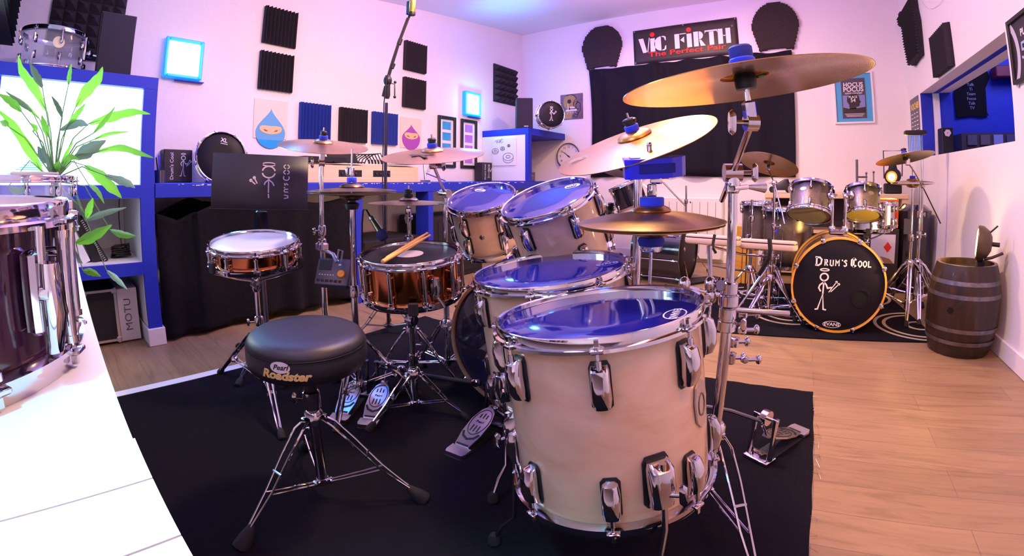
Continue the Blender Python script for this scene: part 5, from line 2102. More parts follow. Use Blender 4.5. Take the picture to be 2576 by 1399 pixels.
T1n = Vector((.08, .45, .889)).normalized()
t1b = Vector((.117, 3.345, .695))
T1c = t1b + T1n * .215
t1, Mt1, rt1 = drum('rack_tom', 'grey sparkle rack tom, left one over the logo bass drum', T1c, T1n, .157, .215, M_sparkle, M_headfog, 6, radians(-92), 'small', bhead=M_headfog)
T2n = Vector((.03, .42, .907)).normalized()
t2b = Vector((.505, 3.49, .690))
T2c = t2b + T2n * .205
t2, Mt2, rt2 = drum('rack_tom', 'grey sparkle rack tom, right one with yellow lit bottom head', T2c, T2n, .131, .205, M_sparkle, M_headfog, 6, radians(-92), 'small', bhead=mat('yellow_lit_head', (.50, .36, .07), .3))  # yellow light on the bottom head is put into its colour
for M_x, r_x, root_x, a_x, px_ in ((Mt1, rt1, t1, radians(-30), .262), (Mt2, rt2, t2, radians(-140), .345)):
    e = M_x @ Vector((r_x * cos(a_x), r_x * sin(a_x), -.085))
    b = MB()
    b.lathe([(.02, 0), (.032, .004), (.030, .016), (.018, .022)], frame(e, (e - (M_x @ Vector((0, 0, -.085))))), 20, True)
    Mo = M_x @ RZ(a_x) @ T(r_x + .02, 0, -.085)
    b.cyl(e, Mo @ Vector((.02, 0, 0)), .013, None, 14)
    pe = Mo @ Vector((.03, 0, 0))
    b.tube([pe, Vector((px_, pe.y * .5 + 3.18 * .5, pe.z + .005)), Vector((px_, 3.18, pe.z - .03)), Vector((px_, 3.18, .63))], .0095, 12)
    b.sph((px_, 3.18, pe.z - .01), .018)
    b.build('mount', M_chrome, root_x)
    Mz_ = M_x @ RZ(radians(-112 if px_ < .3 else -70)) @ T(r_x - .009, 0, -.075) @ RY(pi / 2) @ RZ(pi / 2)
    MB().prism([(.022 * cos(i * pi / 12), .0125 * sin(i * pi / 12)) for i in range(24)], .003, Mz_, .008).build('badge', M_chrome2, root_x, False)

BF = 'floor toms of the back kit'
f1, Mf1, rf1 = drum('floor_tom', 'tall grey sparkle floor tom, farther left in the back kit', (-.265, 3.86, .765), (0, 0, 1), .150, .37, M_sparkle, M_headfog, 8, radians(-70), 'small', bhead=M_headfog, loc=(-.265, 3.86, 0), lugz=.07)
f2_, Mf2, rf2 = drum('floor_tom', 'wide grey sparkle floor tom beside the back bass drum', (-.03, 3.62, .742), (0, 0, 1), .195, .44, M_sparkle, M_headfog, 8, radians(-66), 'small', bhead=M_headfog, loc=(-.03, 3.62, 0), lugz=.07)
for MM, rr, rt_, aa in ((Mf1, rf1, f1, (-120, 0, 120)), (Mf2, rf2, f2_, (-100, 20, 140))):
    for a in aa:
        p = MM @ (RZ(radians(a)) @ Vector((rr + .018, 0, -.27)))
        lg = MB().tube([(p.x, p.y, p.z + .12), (p.x, p.y, .10), (p.x + .03 * cos(radians(a)), p.y + .03 * sin(radians(a)), .03)], .005, 8).build('leg', M_chrome, rt_)
        MB().box(tuple(p), (.03, .03, .045), None, .006).build('leg_bracket', M_chrome, rt_)
        MB().lathe([(.008, .009), (.013, .011), (.010, .034)], T(p.x + .03 * cos(radians(a)), p.y + .03 * sin(radians(a)), 0), 12, True).build('rubber_foot', M_rubber, lg)
for M_x, r_x, root_x in ((Mf2, rf2, f2_),):
    Mz_ = M_x @ RZ(radians(-118)) @ T(r_x, 0, -.16) @ RY(pi / 2) @ RZ(pi / 2)
    MB().prism([(.018 * cos(i * pi / 12), .018 * sin(i * pi / 12)) for i in range(24)], .003, Mz_).build('badge', M_bluefelt, root_x, False)

bs, Mbs, rbs = drum('snare_drum', 'shallow chrome snare drum under the right sparkle tom', (.585, 3.80, .655), (-.02, .05, 1), .178, .10, M_chrome2, M_headwhite, 8, 0, 'small', bhead=M_headwhite, loc=(.585, 3.80, .5), lugz=.045)
snare_stand('snare stand below the shallow chrome snare of the back kit', .585, 3.80, .575, .175, .24, .22, [radians(-90), radians(30), radians(150)], low=.08)
sc_, Msc, rsc = drum('small_drum', 'small pale drum with chrome hoops right of the sparkle toms', (.70, 3.66, .785), (0, 0, 1), .072, .185, M_chrome2, M_headwhite, 6, 0, 'small', bhead=M_headwhite, loc=(.7, 3.66, .6), lugz=.05)

# back cymbals
o, M, zt = cymbal('dark cymbal of the back kit, beside the curtain edge', (-.197, 4.02, 1.067), (.216, .329, .919), .254, M_darkbronze)
bs1 = stand('cymbal_stand', 'chrome boom stand between the beige bar and the sparkle rack toms', -.125, 3.35, [(.10, .62, .012), (.60, .91, .0095)], .34, .24, [radians(200), radians(-40), radians(80)], 'flat', 'stand', [(.62, 0)], low=.12)
b = MB()
t_ = Vector((-.125, 3.35, .92))
e_ = Vector((-.20, 3.97, 1.03))
b.tube([Vector((-.045, 3.12, .66)), t_, e_], .0055, 8)
b.sph(tuple(t_), .022)
b.cyl(t_ - Vector((.04, 0, 0)), t_ + Vector((.03, 0, 0)), .006, None, 8)
b.tube([e_, Vector((-.197, 4.02, 1.067)) + Vector((.216, .329, .919)) * .05], .004, 6)
b.box(tuple(e_), (.03, .03, .04), None, .006)
b.build('boom_arm', M_chrome, bs1)
MB().lathe([(.001, -.004), (.012, -.004), (.012, -.030), (.001, -.030)], M, 16).build('felt_seat', M_black, bs1)

o, M, zt = cymbal('yellowish cymbal on the boom next to the window opening', (.779, 3.407, 1.082), (-.139, .168, .976), .203, mat('greenish_bronze', (.62, .50, .16), .28, 1.0))
bs2 = stand('cymbal_stand', 'chrome boom stand in front of the tall black case', .93, 3.60, [(.10, .56, .012), (.54, .90, .0095)], .37, .31, [radians(-95), radians(-30), radians(150)], 'flat', 'stand', [(.56, 0), (.70, .5)], low=.14)
b = MB()
t_ = Vector((.945, 3.60, .90))
e_ = Vector((.80, 3.43, 1.06))
b.tube([Vector((1.09, 3.62, .64)), t_, Vector((.86, 3.5, 1.0)), e_], .006, 8)
b.sph(tuple(t_), .020)
b.box(tuple(e_), (.03, .03, .05), None, .006)
b.cyl(e_, Vector((.779, 3.407, 1.082)) + Vector((-.139, .168, .976)) * .05, .004, None, 8)
b.build('boom_arm', M_chrome, bs2)
felts(bs2, M, zt - .002, True, True, 1.0)

o, M, zt = cymbal('hi-hat cymbal pair of the back kit under the amber lamp', (.85, 3.50, .925), (.0, 0, 1), .150, M_bronze, bell=.26, name='hi_hat_cymbal')
o, M2, zt2 = cymbal('lower hi-hat cymbal of the back kit', (.85, 3.50, .914), (.0, 0, 1), .150, M_bronze, bell=.26, name='hi_hat_cymbal', flip=True)
o['label'] = 'lower hi-hat cymbal of the back kit under the amber lamp'
bs3 = stand('hi_hat_stand', 'chrome hi-hat stand of the back kit near the barrel', .85, 3.50, [(.06, .55, .012), (.53, .88, .009)], .38, .27, [radians(-100), radians(10), radians(170)], 'flat', 'stand', [(.55, 0)], low=.10)
MB().cyl((.85, 3.5, .88), (.85, 3.5, 1.03), .0035, None, 8).build('pull_rod', M_chrome, bs3)
felts(bs3, M, zt - .002, False, False)
bs4 = stand('cymbal_stand', 'bare chrome stand behind the wide sparkle floor tom', -.29, 3.45, [(.10, .50, .012), (.48, .80, .0095)], .30, .24, [radians(-60), radians(60), radians(180)], 'flat', 'stand', [(.50, 0), (.66, 2)], low=.12)

# side snare with strings: cylinder of blue-lit rods at the window
sl = thing('shell_chimes', 'upright blue lit chrome grille box clamped by the window', 'percussion', (1.0, 3.95, 1.1))
p = at(2303, 362, Y=3.95)
b = MB()
for i in range(9):
    x_ = p.x - .055 + .0135 * i
    b.cyl((x_, 3.95, p.z - .075), (x_, 3.95, p.z + .065), .0052, None, 8)
b.build('rod_row', mat('blue_lit_rods', (.25, .45, .95), .2, .7), sl)  # blue light on the chrome is put into the rod colour
MB().box((p.x, 3.95, p.z + .085), (.17, .06, .035), None, .006).build('top_clamp', M_black, sl)
MB().cyl((p.x + .055, 3.97, .55), (p.x + .055, 3.97, p.z + .07), .0095, None, 12).build('tube', M_chrome, sl)
tripod(sl, p.x + .055, 3.97, .30, .2, [radians(30), radians(150), radians(270)], low=.1)

# pads on a stand with straps
for i, (pp, lb) in enumerate((((-.485, 2.90, .560), 'beige padded bar seen side on, the one nearer the black bass drum'), ((-.14, 2.96, .537), 'beige padded bar strapped to the chrome stand by the logo drum'))):
    root = thing('padded_bar', lb, 'practice pad', pp)
    Mx_ = T(*pp) @ RZ(radians(-9))
    b = MB()
    n_ = 20
    sh = lambda w_, d_: [((.145 + w_) * (1 if cos(t) > 0 else -1) * 0 + (.150 if cos(t) > 0 else -.150) + w_ * cos(t), d_ * sin(t)) for t in [2 * pi * (k + .5) / n_ for k in range(n_)]]
    b.rings([[(x, y, z) for x, y in sh(w_, d_)] for w_, d_, z in ((.020, .030, -.022), (.033, .044, -.014), (.036, .048, .0), (.033, .044, .014), (.024, .034, .020))], Mx_, True)
    b.build('padding', M_beige, root)
    b = MB()
    b.rings([[(x, y, z) for x, y in sh(w_, d_)] for w_, d_, z in ((.030, .040, .021), (.030, .040, .025))], Mx_, True)
    b.build('dark_seam', M_steel, root)
    b = MB()
    b.rings([[(x, y, z) for x, y in sh(w_, d_)] for w_, d_, z in ((.031, .041, .0255), (.029, .039, .034), (.020, .030, .037))], Mx_, True)
    b.build('top_layer', M_beige, root)
ps = stand('pad_stand', 'chrome stand with black straps holding the two beige bars', -.125, 3.16, [(.10, .50, .012)], .30, .24, [radians(-130), radians(-10), radians(110)], 'flat', 'stand', [(.44, 0), (.36, 1)], low=.10)
b = MB()
b.tube([(-.125, 3.16, .48), (-.13, 3.02, .50), (-.14, 2.96, .50)], .008, 8)
b.tube([(-.125, 3.16, .44), (-.32, 3.02, .47), (-.48, 2.92, .52)], .008, 8)
b.tube([(-.50, 2.90, .53), (-.50, 2.92, .40), (-.20, 3.13, .33)], .007, 8)
b.build('side_arm', M_chrome, ps)
b = MB()
b.tube([at(1936, 600, d=2.72), at(1938, 628, d=2.71), at(1934, 650, d=2.74), at(1910, 690, d=2.85)], .013, 10)
b.tube([at(1798, 590, d=2.75), at(1792, 622, d=2.74), at(1800, 635, d=2.8)], .009, 8)
b.build('strap', M_blackm, ps)

# ------------------------------------------------------------------ cabinet with things on top
cb_ = thing('wooden_sideboard', 'pale wood cabinet along the back wall behind the sparkle kit', 'cabinet', (.42, 4.95, 0))
b = MB()
b.box((.42, 4.97, .785), (1.38, .50, .045), None, .004)
b.box((-.235, 4.97, .382), (.06, .48, .764))
b.box((1.08, 4.97, .382), (.06, .48, .764))
b.box((.42, 4.97, .06), (1.26, .46, .05))
b.build('frame', M_cream, cb_, False)
MB().box((.42, 5.18, .42), (1.25, .02, .70)).build('back_panel', mat('cabinet_inside', (.05, .04, .07), .7), cb_, False)
MB().box((.42, 4.97, .44), (1.25, .44, .02)).build('shelf', M_cream, cb_, False)

CZ = .808
pl = thing('stage_lamp', 'small black stage lamp glowing amber on the cabinet', 'lamp', (1.0, 4.8, CZ))
pc = at(2243, 445, Y=4.72)
ax = Vector((-.30, -1, -.05)).normalized()
Mp_ = frame(pc, ax, (1, 0, 0))
MB().lathe([(.052, .0), (.060, -.005), (.060, -.06), (.078, -.09), (.075, -.19), (.04, -.24), (.001, -.25)], Mp_, 36).build('housing', M_blackm, pl)
MB().lathe([(.036, .002), (.052, .002), (.052, -.006), (.036, -.006)], Mp_, 36, loop=True).build('lens_rim', M_amberrim, pl)
MB().lathe([(.001, .004), (.036, .0)], Mp_, 36).build('lens', M_amberglow, pl)
qc = Mp_ @ Vector((0, 0, -.12))
MB().tube([qc + Vector((-.085, 0, -.02)), qc + Vector((-.085, .02, .24)), qc + Vector((.10, .02, .24)), qc + Vector((.09, 0, .0))], .006, 8).build('yoke', M_black, pl)
MB().box((qc.x, qc.y + .01, (CZ + pc.z - .06) / 2), (.16, .12, pc.z - .06 - CZ), None, .01).build('base', M_blackm, pl)
MB().cyl((qc.x, qc.y, pc.z + .05), (qc.x, qc.y, pc.z + .13), .05, .03, 20).build('top_vent', M_blackm, pl)
lamp('SPOT', 'stage_lamp_light', pc + ax * .02, pc + ax * 2, 25, (1.0, .45, .08), .03, spot=80, blend=.6)

cg = thing('hand_grinder', 'dark hand machine with an upright rod on the cabinet', 'tool', (.7, 4.8, CZ))
b = MB()
b.box((.70, 4.80, CZ + .055), (.19, .12, .11), None, .02)
b.cyl((.63, 4.80, CZ + .03), (.63, 4.80, 1.13), .012, None, 12)
b.build('body', M_steel, cg)
b = MB()
for x_, z_ in ((.72, 1.0), (.79, 1.01)):
    b.cyl((x_, 4.80, CZ + .1), (x_, 4.80, z_), .007, None, 8)
    b.sph((x_, 4.80, z_), .012)
b.cyl((.64, 4.80, .965), (.73, 4.80, .965), .008, None, 8)
b.build('lever', M_steel, cg)
tk = thing('model_motorbike', 'small black model vehicle on the left end of the cabinet', 'model', (-.13, 4.8, CZ))
b = MB()
for dx_, dz_, r_ in ((-.10, .035, .032), (.06, .035, .032), (-.03, .06, .03)):
    b.lathe([(r_ * .4, -.014), (r_, -.014), (r_, .014), (r_ * .4, .014)], T(-.10 + dx_, 4.80, CZ + dz_ + .002) @ RX(pi / 2), 20, True)
b.build('wheel', M_black, tk)
MB().loft([(-.11, 4.80, CZ + .03, .09, .03), (-.10, 4.80, CZ + .08, .09, .03), (-.08, 4.80, CZ + .11, .05, .022), (-.06, 4.80, CZ + .14, .02, .015)], None, 16, .8).build('body', M_black, tk)

rc = thing('tall_case', 'tall glossy black case with rounded corners behind the stands', 'case', (1.08, 4.3, 0))
MB().box((1.07, 4.42, .37), (.27, .40, .73), None, .05).build('shell', mat('gloss_case', (.012, .010, .014), .15, coat=1), rc)
MB().box((.99, 4.216, .56), (.07, .01, .13), None, .004).build('handle', M_steel, rc)
pb = thing('patterned_crate', 'crate with red diamond and orange panels behind the bass drum', 'box', (.78, 4.3, 0))
MB().box((.79, 4.36, .27), (.27, .26, .53), None, .004).build('crate_body', mat('crate_dark', (.04, .03, .03), .5), pb, False)
MB().box((.79, 4.36, .66), (.25, .24, .24), None, .004).build('top_box', mat('crate_orange', (.80, .22, .01), .5), pb, False)
Mpb = frame((.79, 4.229, .27), (0, -1, 0), (1, 0, 0))
MB().box((.0, .10, .001), (.21, .24, .003), Mpb).build('pale_panel', M_label, pb, False)
MB().prism([(.04, .07), (.075, .115), (.04, .16), (.005, .115)], .001, Mpb, .003).build('red_diamond', M_red, pb, False)
b = MB()
b.prism([(-.10, -.02), (-.03, -.02), (-.06, .04)], .001, Mpb, .003)
b.prism([(-.02, .04), (.06, .02), (.10, -.02), (.02, -.02)], .001, Mpb, .003)
b.build('brown_shapes', mat('crate_brown', (.35, .2, .12), .5), pb, False)
Mp2 = frame((.79, 4.239, .66), (0, -1, 0), (1, 0, 0))
MB().prism([(-.10, -.10), (.11, -.10), (.11, .02), (.05, -.01), (0, .03), (-.06, -.03)], .001, Mp2, .0005).build('red_shape', M_red, pb, False)
MB().box((0, -.135, .001), (.26, .012, .004), Mp2).build('yellow_band', M_yellow, pb, False)
oc = thing('wooden_box_drum', 'orange wooden slatted box left of the back floor toms', 'box', (-.39, 4.3, 0))
b = MB()
for k in range(3):
    b.box((-.46 + .065 * k, 4.35, .27), (.058, .26, .52), None, .003)
b.box((-.395, 4.36, .27), (.18, .23, .5))
b.build('slats', M_amber, oc, False)

# ------------------------------------------------------------------ barrel with lamp
br = thing('wooden_barrel', 'small dark wooden barrel with iron bands, a round lamp on it', 'barrel', (1.03, 2.87, 0))
Hb = .495


def brad(z):
    t = (z / Hb - .5) * 2
    return .207 - .038 * t * t


b = MB()
pr = [(brad(Hb * i / 24), Hb * i / 24) for i in range(25)]
n_ = 72
rings_ = []
for r, z in pr:
    rings_.append([(1.03 + (r - (.0022 if j % 4 == 0 else 0)) * cos(2 * pi * j / n_), 2.87 + (r - (.0022 if j % 4 == 0 else 0)) * sin(2 * pi * j / n_), z) for j in range(n_)])
for r, z in ((brad(Hb) - .018, Hb), (brad(Hb) - .020, Hb - .05)):
    rings_.append([(1.03 + r * cos(2 * pi * j / n_), 2.87 + r * sin(2 * pi * j / n_), z) for j in range(n_)])
b.rings(rings_)
b.build('staves', M_barrel, br, True, 30)
MB().lathe([(.001, Hb - .035), (brad(Hb) - .018, Hb - .035)], T(1.03, 2.87, 0), 48).build('head', M_barrel, br)
MB().lathe([(.001, .004), (brad(0) - .01, .004)], T(1.03, 2.87, 0), 48).build('bottom', M_barrel, br)
for z0 in (.085, .155, .335, .405):
    MB().lathe([(brad(z0) + .0006, z0 - .011), (brad(z0) + .0028, z0 - .011), (brad(z0 + .022) + .0028, z0 + .011), (brad(z0 + .022) + .0006, z0 + .011)], T(1.03, 2.87, 0), 72, loop=True).build('iron_band', M_band, br)
v = Vector((at(2397, 790, d=2.9).x - 1.03, at(2397, 790, d=2.9).y - 2.87))
ab = atan2(v.y, v.x)
MB().lathe([(.001, .003), (.017, .0025)], frame((1.03 + brad(.25) * cos(ab), 2.87 + brad(.25) * sin(ab), .262), (cos(ab), sin(ab), 0)), 24).build('bung_hole', mat('hole', (.002, .001, .001), 1), br)

bl = thing('spot_lamp', 'round metal lamp glowing yellow, standing in the barrel', 'lamp', (1.09, 2.84, Hb - .035))
pc = Vector((1.085, 2.83, .605))
ax = Vector((-.93, .33, .06)).normalized()
Ml_ = frame(pc, ax, (0, 0, 1))
MB().lathe([(.090, .018), (.094, .012), (.092, -.012), (.070, -.045), (.040, -.062), (.001, -.066)], Ml_, 44).build('housing', mat('lamp_olive', (.10, .075, .04), .4, .4), bl)
MB().lathe([(.001, .024), (.06, .022), (.086, .014)], Ml_, 44).build('lens', M_yellowglow, bl)
b = MB()
b.box((1.095, 2.84, .52), (.030, .020, .12), None, .004)
b.box((1.095, 2.84, (.46 + .50) / 2), (.05, .03, .055), None, .006)
b.build('bracket', M_blackm, bl)
b = MB()
pk = Ml_ @ Vector((0, 0, -.06))
b.cyl(pk, pk - ax * .045, .012, None, 12)
b.cyl(pc + Vector((0, -.0, .06)) - ax * .05, pc + Vector((0, 0, .10)) - ax * .09, .005, None, 8)
b.tube([pc + Vector((.02, -.02, -.085)), pc + Vector((.06, -.03, -.075)), pc + Vector((.12, -.035, -.05))], .008, 8)
b.build('knob', M_black, bl)
lamp('SPOT', 'barrel_lamp_light', pc + ax * .05, pc + ax * 2, 55, (1.0, .68, .25), .05, spot=120, blend=.7)
lamp('POINT', 'barrel_lamp_glow', pc + ax * .12, (0, 0, 0), 2.5, (1.0, .62, .15), .03)

# ------------------------------------------------------------------ black kit in the middle distance
kb, Mkb, rkb = drum('bass_drum', 'black bass drum seen from the side, amber inside its hoop', (-.905, 4.12, .29), (1, -.10, 0), .285, .46, M_purple, M_headblack, 8, radians(10), 'small', xdir=(0, 1, 0), wood=M_black, loc=(-1.1, 4.12, 0), hoopmat=mat('black_hoop', (.012, .01, .012), .25, coat=1))
for ch_ in kb.children:
    if ch_.name.startswith('shell'):
        ch_.data.materials[0] = mat('gloss_black_shell', (.008, .008, .014), .12, coat=1)
b = MB()
for k in range(8):
    a = radians(10 + 45 * k)
    Mq_ = Mkb @ RZ(a) @ T(.280, 0, -.02)
    b.cyl(Mq_ @ Vector((.004, 0, .01)), Mq_ @ Vector((.004, 0, -.43)), .004, None, 6)
b.build('tension_rods', M_chrome, kb)['kind'] = 'stuff'
M_blk = mat('black_lacquer', (.010, .010, .018), .12, coat=1)
drum('rack_tom', 'tilted black tom beyond the maple toms', (-1.60, 4.25, .905), (-.35, -.15, .92), .17, .25, M_blk, M_headfog, 6, 0, 'small', bhead=M_headfog)
drum('small_drum', 'small black drum left of the tilted black tom', (-1.83, 4.3, .70), (0, 0, 1), .11, .17, M_blk, M_headfog, 6, 0, 'small', bhead=M_headfog, loc=(-1.83, 4.3, .5))
o, M, zt = cymbal('large dark cymbal beneath the curtain, partly behind the gold ride', (-1.72, 4.55, 1.03), (.02, .30, .95), .24, mat('black_bronze', (.06, .045, .05), .25, .9))
k1 = stand('cymbal_stand', 'thin chrome boom stand behind the gold ride', -1.45, 4.35, [(.1, .6, .012), (.58, .88, .01)], .3, .25, [0, radians(120), radians(240)], 'rod', 'stand', [(.6, 0)])
b = MB()
b.tube([at(1537, 400, Y=4.35), at(1570, 425, Y=4.35), at(1635, 478, Y=4.35), at(1660, 515, Y=4.35)], .008, 8)
b.build('boom_arm', M_chrome, k1)
k2 = stand('cymbal_stand', 'dark boom stand in front of the radiator', -1.05, 4.6, [(.1, .55, .012), (.53, .88, .01)], .3, .25, [0, radians(120), radians(240)], 'rod', 'stand', [(.72, 0)])
b = MB()
b.tube([at(1660, 450, Y=4.6), at(1697, 490, Y=4.6), at(1726, 519, Y=4.6)], .008, 8)
b.build('boom_arm', M_steel, k2)
fa = thing('bass_pedal', 'dark pedal and fan shaped mat beside the black bass drum', 'pedal', (-.8, 4.15, 0))
MB().prism([(-.86, 4.0), (-.60, 4.35), (-.72, 4.42), (-.9, 4.25)], .02, None, .002).build('base_plate', M_blackm, fa, False)
b = MB()
b.cyl((-.88, 4.05, .02), (-.95, 4.02, .30), .006, None, 8)
b.sph((-.95, 4.02, .32), .035)
b.build('beater', M_chrome, fa)

# ------------------------------------------------------------------ counter in the near left
kt = thing('counter', 'white counter top running along the near edge of the room', 'counter', (-1.2, -.15, 0))
CT = .74
b = MB()


def cedge(x):
    return .0365 - (x + .25) * .0205


def cslab(xa, xb, z0, z1, inset=0.0):
    ya, yb = cedge(xa) - inset, cedge(xb) - inset
    b.add([(xa, YF + .004, z0), (xb, YF + .004, z0), (xb, yb, z0), (xa, ya, z0), (xa, YF + .004, z1), (xb, YF + .004, z1), (xb, yb, z1), (xa, ya, z1)],
          [(0, 3, 2, 1), (4, 5, 6, 7), (0, 1, 5, 4), (1, 2, 6, 5), (2, 3, 7, 6), (3, 0, 4, 7)])


cslab(-2.42, -.3975, CT - .03, CT)
cslab(-.3975, .6, CT - .034, CT - .010, .002)
b.build('worktop', M_white, kt, False)
# laid boards at the near end
bg = MB()
for xa, xb in ((-.3955, -.3325), (-.3305, -.2635), (-.2615, -.10), (-.098, .1)):
    b = MB()
    ya, yb = cedge(xa) + .001, cedge(xb) + .001
    s_ = .0055
    b.add([(xa, YF + .004, CT - .010), (xb, YF + .004, CT - .010), (xb + s_, yb, CT - .010), (xa + s_, ya, CT - .010), (xa, YF + .004, CT + .004), (xb, YF + .004, CT + .004), (xb + s_, yb, CT + .004), (xa + s_, ya, CT + .004)],
          [(0, 3, 2, 1), (4, 5, 6, 7), (0, 1, 5, 4), (1, 2, 6, 5), (2, 3, 7, 6), (3, 0, 4, 7)])
    b.build('board', M_white, kt, False)
for x_ in (-2.3, .4):
    MB().box((x_, -.17, .355), (.06, .30, .706)).build('leg', M_white, kt, False)

# ------------------------------------------------------------------ drums on the counter
P1c = Vector((-.672, -.163, CT + .183))
p1, Mp1, rp1 = drum('snare_drum', 'plum stained snare drum on the counter, nearest to the lens', P1c, (0, 0, 1), .185, .182, M_purple, M_headwhite, 10, radians(-6), 'tube', bhead=M_headwhite, loc=(P1c.x, P1c.y, CT))
Ms = Mp1 @ RZ(radians(50)) @ T(rp1 + .004, 0, -.085)
b = MB()
b.box((.010, 0, 0), (.020, .030, .085), Ms, .005)
b.loft([(.024, 0, -.06, .008, .010), (.030, 0, -.02, .013, .013), (.028, 0, .03, .010, .010)], Ms, 14, .8)
b.lathe([(.001, .012), (.012, .010), (.014, 0)], Ms @ T(.024, 0, .0) @ RY(pi / 2), 20)
b.cyl(Ms @ Vector((.018, 0, .03)), Ms @ Vector((.018, 0, .065)), .006, None, 12)
b.build('strainer', M_chrome, p1)
P2c = Vector((-1.14, -.158, CT + .142))
drum('snare_drum', 'white headed drum with sticks on it, second on the counter', P2c, (0, 0, 1), .180, .141, M_chrome2, M_headwhite, 8, .2, 'tube', bhead=M_headwhite, loc=(P2c.x, P2c.y, CT))
P3c = Vector((-1.53, -.148, CT + .137))
drum('snare_drum', 'silver drum, third on the counter before the clear one', P3c, (0, 0, 1), .182, .136, M_chrome2, M_headwhite, 8, .4, 'tube', bhead=M_headwhite, loc=(P3c.x, P3c.y, CT))
P4c = Vector((-2.17, -.095, CT + .217))
drum('snare_drum', 'clear acrylic drum with chrome hoops at the far end of the counter', P4c, (0, 0, 1), .196, .216, M_glass, None, 10, radians(40), 'small', loc=(P4c.x, P4c.y, CT), lugz=.06)
G2 = 'pale sticks on the counter drums'
M_pale = mat('pale_stick', (.72, .55, .50), .4)
hd_ = P2c.z - .009 + .0085
stick((-1.20, -.24, hd_), (-.98, -.085, hd_), 'pale pink drum stick on the second counter drum, front one', M_pale, G2, .0075)
stick((-1.26, -.22, hd_), (-1.06, -.075, hd_), 'pale pink drum stick on the second counter drum, behind the front one', M_pale, G2, .0075)
stick((-2.28, -.16, P4c.z + .0085), (-2.10, .03, P4c.z + .0085), 'pale stick lying across the clear acrylic drum', M_pale, None, .0075)

# clear drum and tall speaker on top of the shelf unit
drum('snare_drum', 'clear acrylic drum with round badge on top of the shelf unit', (-3.06, -.03, 1.512 + .235), (0, 0, 1), .188, .234, M_glass, None, 8, radians(12), 'small', loc=(-3.06, -.03, 1.512), lugz=.075)
r_ = bpy.data.objects.get('shelf_unit')
cdm = [o for o in SC.objects if o.get('label', '').startswith('clear acrylic drum with round badge')][0]
Mb_ = frame((-3.06, -.03, 1.66), (cos(radians(-8)), sin(radians(-8)), 0), (0, 1, 0))
MB().lathe([(.001, .002), (.030, .002), (.032, .0)], T(*(Vector((-3.06, -.03, 1.66)) + Vector((cos(radians(8)), sin(radians(8)), 0)) * .178)) @ RY(pi / 2), 32).build('badge', mat('cream_badge', (.85, .72, .5), .4), cdm)
b = MB()
pt_ = Vector((-2.99, .145, 1.64))
b.loft([(pt_.x, pt_.y, 1.60, .016, .012), (pt_.x, pt_.y, 1.66, .024, .018), (pt_.x, pt_.y, 1.73, .018, .012)], None, 16, .8)
b.sph((pt_.x, pt_.y + .03, 1.64), .022)
b.cyl((pt_.x, pt_.y + .03, 1.64), (pt_.x + .01, pt_.y + .075, 1.63), .006, None, 8)
b.build('strainer', M_chrome, cdm)


def speaker(label, x0, x1, y0, y1, z0, z1, cut=.0):
    root = thing('loudspeaker', label, 'speaker', ((x0 + x1) / 2, (y0 + y1) / 2, z0))
    b = MB()
    b.prism([(x0, y0 + cut), (x0, y1 - cut), (x1 - .001, y1), (x1 - .001, y0)], z1 - z0, None, z0)
    b.build('cabinet', M_speaker, root, False)
    MB().box((x1 + .003, (y0 + y1) / 2, (z0 + z1) / 2), (.008, y1 - y0 - .012, z1 - z0 - .014), None, .003).build('grille', M_grille, root)
    return root


speaker('tall black loudspeaker on top of the shelf unit', -3.16, -2.86, .205, .405, 1.512, 1.862, .02)
sp2 = thing('loudspeaker', 'small black loudspeaker on the corner shelf', 'speaker', (-2.97, 4.52, 1.544))
Ms2 = frame((-2.97, 4.52, 1.544), (0, 0, 1), (.80, .60, 0))
MB().box((0, 0, .185), (.20, .20, .37), Ms2, .004).build('cabinet', M_speaker, sp2)
MB().box((.004, -.104, .185), (.186, .008, .355), Ms2, .003).build('grille', M_grille, sp2)
MB().box((.02, -.109, .03), (.05, .003, .008), Ms2).build('name_plate', M_label, sp2)
cdr, Mcd, rcd = drum('small_bass_drum', 'small drum with white stick figure on black head, corner shelf', (-2.64, 4.62, 1.544 + .172), (.72, -.69, 0), .160, .17, M_chrome2, M_headblack, 8, 0, 'small', xdir=(1, 0, 0), loc=(-2.70, 4.72, 1.544), lugz=.05)
figure(Mcd @ T(.0, -.02, -.0078), .10, 'figure', cdr, M_label, .06)

# ------------------------------------------------------------------ things on the desk
DZ = dz1 + .001


def cool_box(y0, y1, x, h, label):
    root = thing('printed_box', label, 'box', (x - .1, (y0 + y1) / 2, DZ))
    w_ = y1 - y0
    MB().box((x - .06, (y0 + y1) / 2, DZ + h / 2), (.12, w_, h), None, .004).build('body', mat('box_black', (.022, .018, .026), .45), root)
    Mx_ = frame((x, (y0 + y1) / 2, DZ + h / 2), (1, 0, 0), (0, 1, 0))
    text("Drum's Cool", h * .155, Mx_ @ T(-w_ * .22, -.002, .0008) @ RZ(pi / 2), M_label, 'lettering', root, .0005, .0002, 1.0)
    figure(Mx_ @ T(w_ * .18, -h * .09, .0004), h * .42, 'figure', root, M_label, .05)
    return root


cool_box(.735, .94, -3.36, .225, 'upright black printed box at the left end of the desk')
cool_box(4.16, 4.345, -3.32, .225, 'upright black printed box next to the corner shelf')
